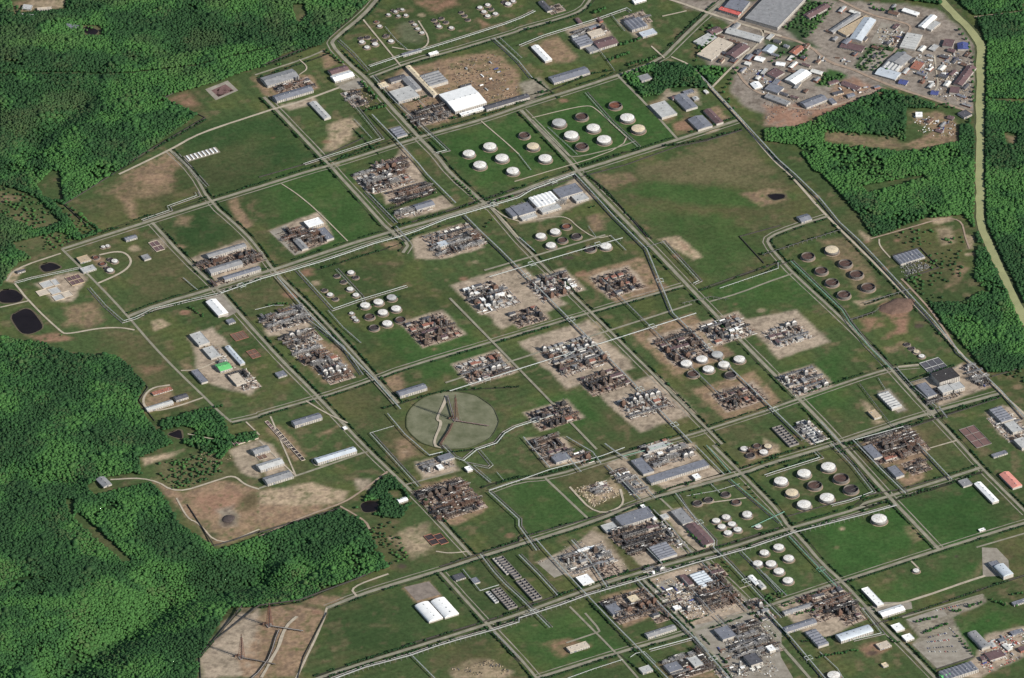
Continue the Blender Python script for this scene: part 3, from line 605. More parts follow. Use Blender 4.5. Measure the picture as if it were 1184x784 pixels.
def tones(x, y, dark=0.0, dry=0.0):
    n1 = fbm(x / 130, y / 130, 71, 4); n2 = fbm(x / 40, y / 40, 83, 3); n = len(x)
    t = np.clip((n1 - .5) * 3.8 + (n2 - .5) * 1.8 + .5 - dark + RNG.normal(0, .09, n), 0, 1)[:, None]
    col = np.where(t < .5, T_DARK + (T_MID - T_DARK) * t * 2, T_MID + (T_LIGHT - T_MID) * (t * 2 - 1))
    d = (np.clip((fbm(x / 60, y / 60, 99, 4) - .56) * 5, 0, 1) * .4 * (RNG.random(n) < .4))[:, None] + dry
    d = np.clip(d, 0, 1); col = col * (1 - d) + T_DRY * d
    return col * RNG.uniform(.88, 1.12, n)[:, None]
for nm, (P, sp, (ra, rb)) in FOREST.items():
    x, y = scatter(P, sp)
    keep = np.ones(len(x), bool)
    for h in HOLES: keep &= ~inside(x, y, h)
    for L, w in ROADLINES: keep &= edge_dist(x, y, L, False) > w / 2 + 2.5
    thin = fbm(x / 70, y / 70, 41, 4)
    loose = nm in ('middle_forest', 'southern_forest', 'pond_copse', 'lagoon_copse', 'works_copse')
    keep &= (thin > (.36 if loose else .24)) | (RNG.random(len(x)) < .35)
    x, y = x[keep], y[keep]
    emg = 1 + (RNG.random(len(x)) < .03) * .55
    crowns(nm, x, y, emg * (ra + (rb - ra) * np.clip(RNG.random(len(x)) * .8 + (fbm(x / 45, y / 45, 61, 3) - .5) * 1.4 + .15, 0, 1.25)), tones(x, y, .22 if nm == 'west_forest' else -.05, np.clip((fbm(x / 90, y / 90, 37, 3) - .48) * 1.8, .02, .26)[:, None] if nm == 'north_forest' else .02))
SCRUB = [('PX 0,215 60,232 115,268 75,285 20,300 0,310', 13), ('C0 700,540 960,470 1060,580 900,640 760,660', 10), ('A3 420,430 640,480 640,640 280,610 260,590', 11), ('B3 540,230 760,260 930,300 900,520 720,560 640,470 760,440', 16),
 ('A0 0,0 60,30 400,80 480,110 300,180 0,150', 12), ('D1 480,110 600,70 680,240 640,270 560,200', 12), ('B0 350,740 400,700 290,690 160,760', 60), ('A3 90,130 200,0 320,20 260,110 190,180', 10), ('A3 400,300 480,200 640,225 560,320 440,320', 11),
 ('A3 230,385 290,312 375,340 300,395', 8), ('A2 820,120 900,110 850,260 780,260', 11), ('D3 0,410 80,380 110,410 20,440', 9), ('D2 1040,480 1130,410 1176,430 1100,500', 9), ('C3 1060,60 1184,100 1184,170 1090,130', 12), ('D3 1090,500 1176,430 1176,560 1050,590', 40),
 ('B3 640,480 780,650 900,784 960,784 800,560 700,470', 15),('A1 0,330 330,235 290,225 0,310', 18),('D2 100,300 180,240 130,200 60,230', 60)]
sx = []; sy = []
for t, sp in SCRUB:
    x, y = scatter(pts(t), sp, .5); sx.append(x); sy.append(y)
sx = np.concatenate(sx); sy = np.concatenate(sy); keep = fbm(sx / 40, sy / 40, 47, 3) > .42
for L, w in ROADLINES: keep &= edge_dist(sx, sy, L, False) > w / 2 + 3
sx, sy = sx[keep], sy[keep]
crowns('scrub', sx, sy, RNG.uniform(1.8, 4.2, len(sx)), tones(sx, sy, -.05, .12), .6)
hx = []; hy = []
for P, w in M_D:
    Q = np.array(resample(P, 2.6)); n = len(Q); k = fbm(Q[:,0] / 25, Q[:,1] / 25, 13, 3) > .43
    hx.append((Q[:,0] + RNG.normal(0, w * .25, n))[k]); hy.append((Q[:,1] + RNG.normal(0, w * .25, n))[k])
hx = np.concatenate(hx); hy = np.concatenate(hy); keep = np.ones(len(hx), bool)
for L, w in ROADLINES: keep &= edge_dist(hx, hy, L, False) > w / 2 + .5
hx, hy = hx[keep], hy[keep]
crowns('ditch_scrub', hx, hy, RNG.uniform(.9, 2.4, len(hx)) * (1 + .7 * (RNG.random(len(hx)) < .07)), np.repeat(T_DARK[None] * .8, len(hx), 0) * RNG.uniform(.6, 1.3, (len(hx), 1)), .6)
# ------------------------------------------------------------------ single trees
def crown_mesh(seed):
    r = np.random.default_rng(seed); V = []; F = []; Cc = []; off = 0
    for i in range(7):
        bv, bf = ico(2, seed * 31 + i, .34, .85); s = r.uniform(.42, .62) if i else .75
        p = np.array([0, 0, .15]) if i == 0 else np.array([r.uniform(-.6,.6), r.uniform(-.6,.6), r.uniform(-.35,.55)])
        V.append(bv * s + p); F.append(bf + off); off += len(bv)
        tn = (T_DARK + (T_LIGHT - T_DARK) * r.uniform(.05, .6)); Cc.append(np.repeat(tn[None], len(bv), 0) * r.uniform(.8, 1.2, (len(bv), 1)))
    return big_mesh('crown', np.concatenate(V), np.concatenate(F), LEAF, np.concatenate(Cc))
CROWNS = [crown_mesh(s) for s in range(5)]
tr = MB().tube((0,0,0), (0,0,.62), .055, 7, .035); tr.tube((0,0,.45), (.16,.05,.75), .03, 5, .015); tr.tube((0,0,.5), (-.14,.1,.78), .028, 5, .014); tr.tube((0,0,.48), (-.02,-.17,.74), .026, 5, .014)
TRUNK = tr.mesh('trunk', 'bark')
def tree(px, py, r, place, group):
    x, y = ground(px, py, r * .9); h = r * 2.1
    o = thing('broadleaf_tree', x, y, float(terrain(x, y)), random.uniform(0, 6.28))
    t = link('trunk', TRUNK, o); t.scale = (h, h, h)
    c = link('crown', random.choice(CROWNS), o, (0, 0, r * 1.15)); q = r / .98; c.scale = (q, q, q * random.uniform(.8, 1.05))
    tag_in(o, ('small' if r < 3.6 else 'full-grown') + ' dark green tree', place, 'tree', group)
def row(txt, n, r, place, group, jit=1.2):
    P = pix(txt)
    L = [0]
    for a, b in zip(P[:-1], P[1:]): L.append(L[-1] + math.hypot(b[0]-a[0], b[1]-a[1]))
    for i in range(n):
        d = L[-1] * (i + .5) / n; j = max(k for k in range(len(P) - 1) if L[k] <= d + 1e-6); t = (d - L[j]) / max(L[j+1] - L[j], 1e-6)
        tree(P[j][0] + (P[j+1][0]-P[j][0]) * t + random.uniform(-jit, jit), P[j][1] + (P[j+1][1]-P[j][1]) * t + random.uniform(-jit, jit) * .6, r * random.uniform(.78, 1.2), place, group)
row('A2 455,205 560,175', 7, 4.5, 'beside the maroon roofed plant hall', 'trees by the maroon roofed hall'); row('A2 405,272 500,240', 7, 4.5, 'in the belt behind the long purple shed', 'tree belt behind the long shed')
row('A2 490,295 620,262', 8, 4.2, 'on the verge below the railway', 'verge trees below the railway'); row('A2 340,60 390,35', 5, 4.5, 'at the edge of the top meadow', 'trees at the top meadow')
row('A1 460,370 535,445', 9, 4.2, 'along the avenue under the white roofed hall', 'avenue trees under the white hall'); row('A1 480,500 575,478', 8, 3.8, 'by the crossing west of the workshop', 'trees by the workshop crossing')
row('B1 880,20 990,120', 10, 3.0, 'lining the avenue between two green lots', 'avenue trees between green lots'); row('B1 1020,250 1060,205', 3, 3.4, 'on the lawn by the curved drive', 'lawn trees by the curved drive'); row('B1 1050,130 1150,105', 6, 3.2, 'along the main street kerb', 'trees along the main street')
row('D3 850,480 890,478', 4, 3.6, 'at the upper edge of the car park', 'car park trees'); row('D3 920,458 995,438', 4, 3.6, 'beside the bus apron', 'bus apron trees'); row('D3 1020,430 1100,450', 6, 3.4, 'by the road to the scrapyard', 'trees on the scrapyard road')
row('D3 685,530 785,505', 8, 3.2, 'on the island above the car park', 'island trees above the car park'); row('D3 715,580 835,535', 11, 3.4, 'along the top side of the car park', 'trees on top of the car park'); row('D3 870,590 950,680', 8, 2.8, 'hedging the lower side of the car park', 'trees hedging the car park')
row('D3 240,690 430,655', 13, 3.2, 'in the row below the pale blue hall', 'tree row below the pale blue hall'); row('D3 140,495 250,470', 8, 2.8, 'inside the lower rusty plant', 'trees in the rusty plant'); row('D3 560,600 610,625', 4, 3.2, 'next to the white gatehouse', 'gatehouse trees')
row('D3 80,460 210,420', 8, 2.6, 'on the upper rim of the lower rusty plant', 'rim trees of the rusty plant'); row('C1 580,690 650,700', 3, 3.4, 'by the hut near the dark pond', 'trees near the dark pond hut'); row('B2 320,160 350,150', 2, 3.4, 'on the slope below the dark shed', 'slope trees below the dark shed')
row('B0 855,605 930,655', 7, 3.0, 'in the thicket left of the white roofed store', 'thicket by the white store'); row('B1 40,600 130,590', 6, 3.2, 'on the corner of the dry field', 'trees on the dry field corner'); row('C2 760,620 800,690 830,660', 5, 2.8, 'around the small brown tanks', 'trees around small brown tanks')
row('D2 760,120 850,190', 8, 3.2, 'beside the maroon shed', 'trees beside the maroon shed'); row('D2 930,250 960,330', 4, 3.0, 'along the fence of the green strip', 'fence trees of the green strip'); row('C0 860,300 1010,270', 10, 3.4, 'on the edge of the lagoon copse', 'edge trees of the lagoon copse'); row('C2 1030,620 1080,700', 4, 2.6, 'between the round tanks and the street', 'trees between tanks and street')
row('A1 300,225 380,290', 6, 3.8, 'lining the avenue at the north gate', 'north gate avenue trees'); row('A1 720,480 750,500',3,3.0,'by the workshop yard fence','workshop yard trees'); row('D3 1120,405 1176,395',4,2.8,'by the road end above the meadow','meadow road trees')

# ------------------------------------------------------------------ storage tanks
CACHE = {}
def ring_mb(r0, r1, z0, z1, n=28):
    mb = MB(); return mb.lathe([(r0, z0), (r1, z0), (r1, z1), (r0, z1), (r0, z0)], n)
def tank_parts(kind, D, deck):
    key = (kind, round(D, 1), deck)
    if key in CACHE: return CACHE[key]
    r = D / 2; h = max(2.8, min(8.0, .23 * D)); P = []
    P.append(('base', ring_mb(.02, r + 2.8, .0, .28).mesh('base', 'dirtroad'), []))
    if kind == 'fixed':
        P.append(('shell', MB().cyl(0, 0, .28, h, r, n=30).mesh('shell', 'tankwall' if deck == 'white' else 'tankshell', True), []))
        rise = max(.5, .10 * r)
        P.append(('roof', MB().lathe([(r + .15, h - .12), (r + .15, h + .02), (r * .72, h + rise * .48), (r * .38, h + rise * .86), (r * .12, h + rise), (.02, h + rise)], 30).mesh('roof', 'tankwhite' if deck == 'white' else deck), []))
        sm = MB()
        for i in range(8):
            a = i * math.pi / 4; c, q = math.cos(a), math.sin(a)
            sm.tube((r * .12 * c, r * .12 * q, h + rise + .05), (r * .38 * c, r * .38 * q, h + rise * .86 + .05), .12, 4); sm.tube((r * .38 * c, r * .38 * q, h + rise * .86 + .05), (r * .97 * c, r * .97 * q, h + rise * .08 + .1), .12, 4)
        P.append(('roof_seam', sm.mesh('roof_seam', 'tankwall'), []))
        P.append(('rim_rail', ring_mb(r + .0, r + .22, h + .03, h + .8, 30).mesh('rim_rail', 'steel'), []))
        P.append(('vent', MB().cyl(0, 0, h + rise - .1, h + rise + .8, .5, n=8).mesh('vent', 'steel'), []))
    else:
        P.append(('shell', ring_mb(r - .25, r, .28, h, 30).mesh('shell', 'tankshell'), []))
        zd = h - max(1.2, .13 * D)
        P.append(('floating_roof', MB().lathe([(r - .27, zd), (r * .8, zd + .25), (r * .3, zd + .15), (.02, zd + .2)], 30).mesh('floating_roof', deck), []))
        P.append(('wind_girder', ring_mb(r + .0, r + .55, h - .9, h - .7, 30).mesh('wind_girder', 'steel'), []))
        P.append(('rolling_ladder', MB().tube((r - .5, 0, h), (0, 0, zd + .4), .22, 5).mesh('rolling_ladder', 'steel'), []))
    st = MB(); a0 = -2.4
    for i in range(12):
        a = a0 + i * .11 * min(2.2, 15 / r); z = .4 + (h - .4) * (i + 1) / 12
        st.box((r + .45) * math.cos(a), (r + .45) * math.sin(a), z - .15, z, 1.3, 1.0, a)
    P.append(('stairway', st.mesh('stairway', 'steel'), []))
    CACHE[key] = (P, h); return CACHE[key]
def put(o, parts):
    for nm, me, subs in parts:
        p = link(nm, me, o)
        for s in subs: link(s[0], s[1], p)
def tank(px, py, Dz, code, place, group):
    D = Dz / K * MPP * .88
    kind, deck, ph = {'w':('fixed','white','white cone-roofed tank'), 'c':('fixed','cream','cream-topped tank'), 'g':('fixed','lightgrey','pale grey tank'), 'b':('float','tankbrown','brown floating-roof tank'),
        'd':('float','tankdark','dark open-topped tank'), 'r':('float','tankrust','rust-red floating-roof tank'), 'o':('fixed','offwhite','small off-white tank')}[code]
    h = max(2.8, min(8.0, .23 * D)); x, y = ground(px, py, h * .85)
    o = thing('storage_tank', x, y, 0.0, random.uniform(-.6, .6)); put(o, tank_parts(kind, D, deck)[0])
    tag_in(o, ph, place, 'storage tank', group)
FARMS = [
 ('in the small fenced farm by the north bend', 'tanks by the north bend', 'A1', '465,190,30w 525,200,32w 488,214,30w 490,168,28d 520,182,28d 460,172,26d 597,186,30w 575,160,28d 545,118,24w 530,98,24r 570,163,24b'),
 ('in the row above the pale square pad', 'tanks above the pale square pad', 'A1', '585,66,20w 617,53,20w 648,43,20w 605,46,18d 630,72,18o 664,69,22w 632,40,16d'),
 ('along the short curve beside the pale pad', 'tanks beside the pale pad', 'A1', '718,130,24w 737,148,24w 705,112,22w 690,98,20d'),
 ('in the meadow farm above the long main', 'tanks in the meadow above the long main', 'A1', '815,120,26w 870,126,26w 825,82,24d 845,100,24d 792,90,24d 805,105,22b 915,55,22d 930,70,22d 945,88,22d'),
 ('in the northmost cluster at the frame edge', 'tanks in the northmost cluster', 'A1', '1000,34,28w 1035,22,28w 1018,53,28w 1050,40,24d 1035,72,28w 1070,62,28w 1128,18,34w 1110,8,28d 1150,5,26w'),
 ('in the left green compound under the white hall', 'tanks in the compound under the white hall', 'A1', '950,696,64w 1045,664,70w 1100,716,70w 1000,748,70w'),
 ('on the far rim of the twin green compounds', 'tanks on the rim of the twin compounds', 'A2', '-27,775,66w 25,612,58b 65,664,66c 120,718,70w'),
 ('in the bright green compound by the brick shops', 'tanks in the bright green compound', 'A2', '183,557,74g 285,527,66b 338,580,72w 238,613,76w 387,633,76w 285,662,66b 437,476,68r 492,534,76w 542,584,74c'),
 ('under the white roofed laboratory row', 'tanks under the laboratory row', 'B2', '100,286,54w 165,266,54w 217,241,48r 146,328,54w 198,303,50b 262,285,50d 395,332,60w 325,342,54d'),
 ('in the brown tank group by the east road', 'tanks by the east road', 'B3', '197,376,68b 306,349,72c 367,409,70b 258,442,66b 417,458,70b 306,495,68b 470,516,72b 360,550,68b'),
 ('in the old farm left of the works centre', 'tanks in the old farm', 'B1', '415,451,36w 352,465,30d 382,492,30d 412,526,36w 438,553,34w 437,472,30d 320,551,32w 295,530,28d 345,570,28d 418,636,24o 428,655,24o 440,668,24o'),
 ('in the lower farm between the two mains', 'tanks in the lower farm', 'C3', '75,613,70w 180,578,70w 290,548,74w 125,666,66c 228,630,72b 347,598,78b 180,719,72w 284,688,74w 392,648,74d'),
 ('in the upper half of the small tank yard', 'tanks in the small tank yard', 'C2', '937,671,44d 985,706,44b 860,696,44d 810,711,44d 1035,766,50w 940,776,44w'),
 ('in the white cluster beside the maroon shed', 'white tanks beside the maroon shed', 'D2', '895,71,42w 942,57,42w 920,98,42w 966,86,42w 992,111,42w 948,126,42w 1035,41,50w 1085,96,34o'),
 ('in the round tank pen left of the big lawn', 'tanks in the pen by the big lawn', 'D3', '65,191,54w 110,241,54w 30,266,54w 66,300,54w 107,342,54w 0,216,48w -30,265,50w'),
 ('on the brown patch at the street bend', 'tanks on the brown patch', 'C2', '1050,495,44d 1110,481,44w 1022,466,40w 1080,452,40b 1130,455,40c'),
 ('by the horseshoe track', 'tanks by the horseshoe track', 'B0', '520,399,34w 500,441,36o 466,411,34r 436,382,34r 500,391,30d 487,430,30d'),
 ('in the short row above the power house', 'tanks above the power house', 'C3', '690,26,32c 713,46,32w 667,10,30d 646,-8,30d'),
 ('on the big lawn under the main', 'tank on the lawn', 'D3', '520,63,80w'), ('alone on the lawn by the lane', 'tank by the lane', 'D3', '688,297,34w'), ('at the bottom edge by the green strip', 'tank at the bottom edge', 'D3', '315,772,66w'),
 ('in the pair left of the horseshoe', 'pair left of the horseshoe', 'B0', '468,335,22w 488,330,22w'),
 ('in the central farm left part', 'tanks in the central farm', 'B1', '480,600,52w 540,585,52w 600,565,52g 500,650,50b 560,632,52w 620,615,52w 520,700,50d 580,682,52w 640,664,52b'),
 ('in the central farm under the crossing', 'tanks under the crossing', 'C2', '760,80,60w 830,60,60w 900,40,60g 790,125,60b 860,105,60w 930,85,60w 1000,60,60w 960,130,60d'),
]
for place, group, tile, txt in FARMS:
    ox, oy = OFF[tile]
    for w in txt.split():
        a, b, c = w.split(','); tank(ox + float(a) / K, oy + float(b) / K, float(c[:-1]), c[-1], place, group)

# ------------------------------------------------------------------ buildings
def building(name, cx, cy, L, W, ang, h, roof, style, label, cat, wall='wall', lazy=False, pend=None, group=None):
    o = thing(name, cx, cy, 0.0, ang)
    if W > L: L, W = W, L; o.rotation_euler = (0, 0, ang + math.pi / 2)
    rise = 0
    link('wall', MB().box(0, 0, 0, h, L, W).mesh('wall', wall), o)
    if style == 'flat':
        r = MB().box(0, 0, h, h + .35, L + .5, W + .5); p = .35
        for sx, sy, lx, ly in ((0, 1, L + .5, p), (0, -1, L + .5, p), (1, 0, p, W + .5 - 2 * p), (-1, 0, p, W + .5 - 2 * p)):
            r.box(sx * (L + .5 - p) / 2, sy * (W + .5 - p) / 2, h + .352, h + .9, lx, ly)
        rf = link('roof', r.mesh('roof', roof), o)
        zt = h + .35
    elif style == 'gable':
        rise = min(.14 * W, 3.5) + .3; v = [(-L/2-.5,-W/2-.5,h),(L/2+.5,-W/2-.5,h),(L/2+.5,W/2+.5,h),(-L/2-.5,W/2+.5,h),(-L/2-.5,0,h+rise),(L/2+.5,0,h+rise)]
        rf = link('roof', MB().add(v, [(3,2,1,0),(0,1,5,4),(2,3,4,5),(1,2,5),(3,0,4)]).mesh('roof', roof), o); zt = h + rise
    elif style == 'barrel':
        rise = .16 * W; n = 12; v = []
        for sx in (-1, 1):
            for i in range(n + 1):
                t = math.pi * i / n; v.append((sx * (L / 2 + .3), -math.cos(t) * (W / 2 + .3), h + math.sin(t) * rise))
        f = [(i, n + 1 + i, n + 2 + i, i + 1) for i in range(n)] + [tuple(range(n, -1, -1)), tuple(range(n + 1, 2 * n + 2)), (0, n, 2 * n + 1, n + 1)]
        rf = link('roof', MB().add(v, f).mesh('roof', roof), o); zt = h + rise
    else:   # sawtooth / multi-span
        k = max(2, int(L / 9)); mb = MB()
        for i in range(k):
            a = -L/2 + L * i / k; b = -L/2 + L * (i + 1) / k - .15
            mb.add([(a,-W/2,h),(b,-W/2,h),(b,W/2,h),(a,W/2,h),((a+b)/2,-W/2,h+1.8),((a+b)/2,W/2,h+1.8)], [(3,2,1,0),(0,1,4),(2,3,5),(1,2,5,4),(3,0,4,5)])
        rf = link('roof', mb.mesh('roof', roof), o); zt = h + 1.8
    if L > 9:
        rng = random.Random(int(cx * 7 + cy * 13)); nv = min(6, max(1, int(L / 14)))
        for i in range(nv):
            vx = -L / 2 + L * (i + .5) / nv + rng.uniform(-2, 2); vy = 0 if style in ('gable', 'barrel') else rng.uniform(-.3, .3) * W
            link('roof_vent', MB().box(vx, vy, zt - .25, zt + rng.uniform(.7, 1.4), rng.uniform(1.2, 2.6), rng.uniform(1.0, 1.8)).mesh('roof_vent', rng.choice(['steel', 'darkgrey', 'lightgrey'])), rf)
    if h > 2.6:
        for sy in (-1, 1):
            wd = MB(); n = max(1, int(L / 5.5)); zs = [1.3 + 3.2 * i for i in range(max(1, int((h - .6) / 3.2)))]
            for i in range(n):
                xx = -L / 2 + L * (i + .5) / n
                for z in zs: wd.box(xx, sy * (W / 2 + .03), z, min(z + 1.4, h - .3), min(2.6, L / n * .6), .12)
            link('window', wd.mesh('window', 'glass'), o)
        link('door', MB().box(L / 2 + .03, 0, 0, min(3.6, h - .4), .14, min(3.6, W * .5)).mesh('door', 'darkgrey'), o)
        if L > 24: link('door', MB().box(-L / 4, -(W / 2 + .06), 0, min(4.2, h - .4), 4, .16).mesh('door', 'bluegrey'), o)
    if pend: tag_in(o, label, pend, cat, group)
    else: tag(o, label, cat, group)
    return o
def bl(tile, x, y, la, lb, h, roof, style, label, cat='building', name=None, wall='wall', dang=0.0):
    ox, oy = OFF[tile]; cx, cy = ground(ox + x / K, oy + y / K, h * .85)
    return building(name or NAME.get(cat, 'building'), cx, cy, la / 1.8, lb / 1.345, ANG + dang, h, roof, style, label, cat, wall)
NAME = {'warehouse':'warehouse','shed':'shed','workshop':'workshop','office':'office_building','hall':'industrial_hall','hut':'hut','store':'store_building','hangar':'hangar','gatehouse':'gatehouse','pump house':'pump_house','power house':'power_house','canopy':'loading_canopy','gallery':'conveyor_gallery','laboratory':'laboratory'}
def bq(txt, h, roof, style, label, cat='building', wall='wall'):
    (p0, p1, p2) = [np.array(ground(a, b, h * .85)) for a, b in pix(txt)[:3]]
    u = p1 - p0; L = np.linalg.norm(u); u /= L; n = np.array([-u[1], u[0]]); W = float((p2 - p1) @ n); c = (p0 + p1) / 2 + n * W / 2
    return building(NAME.get(cat, 'building'), c[0], c[1], L, abs(W), math.atan2(u[1], u[0]), h, roof, style, label, cat, wall)
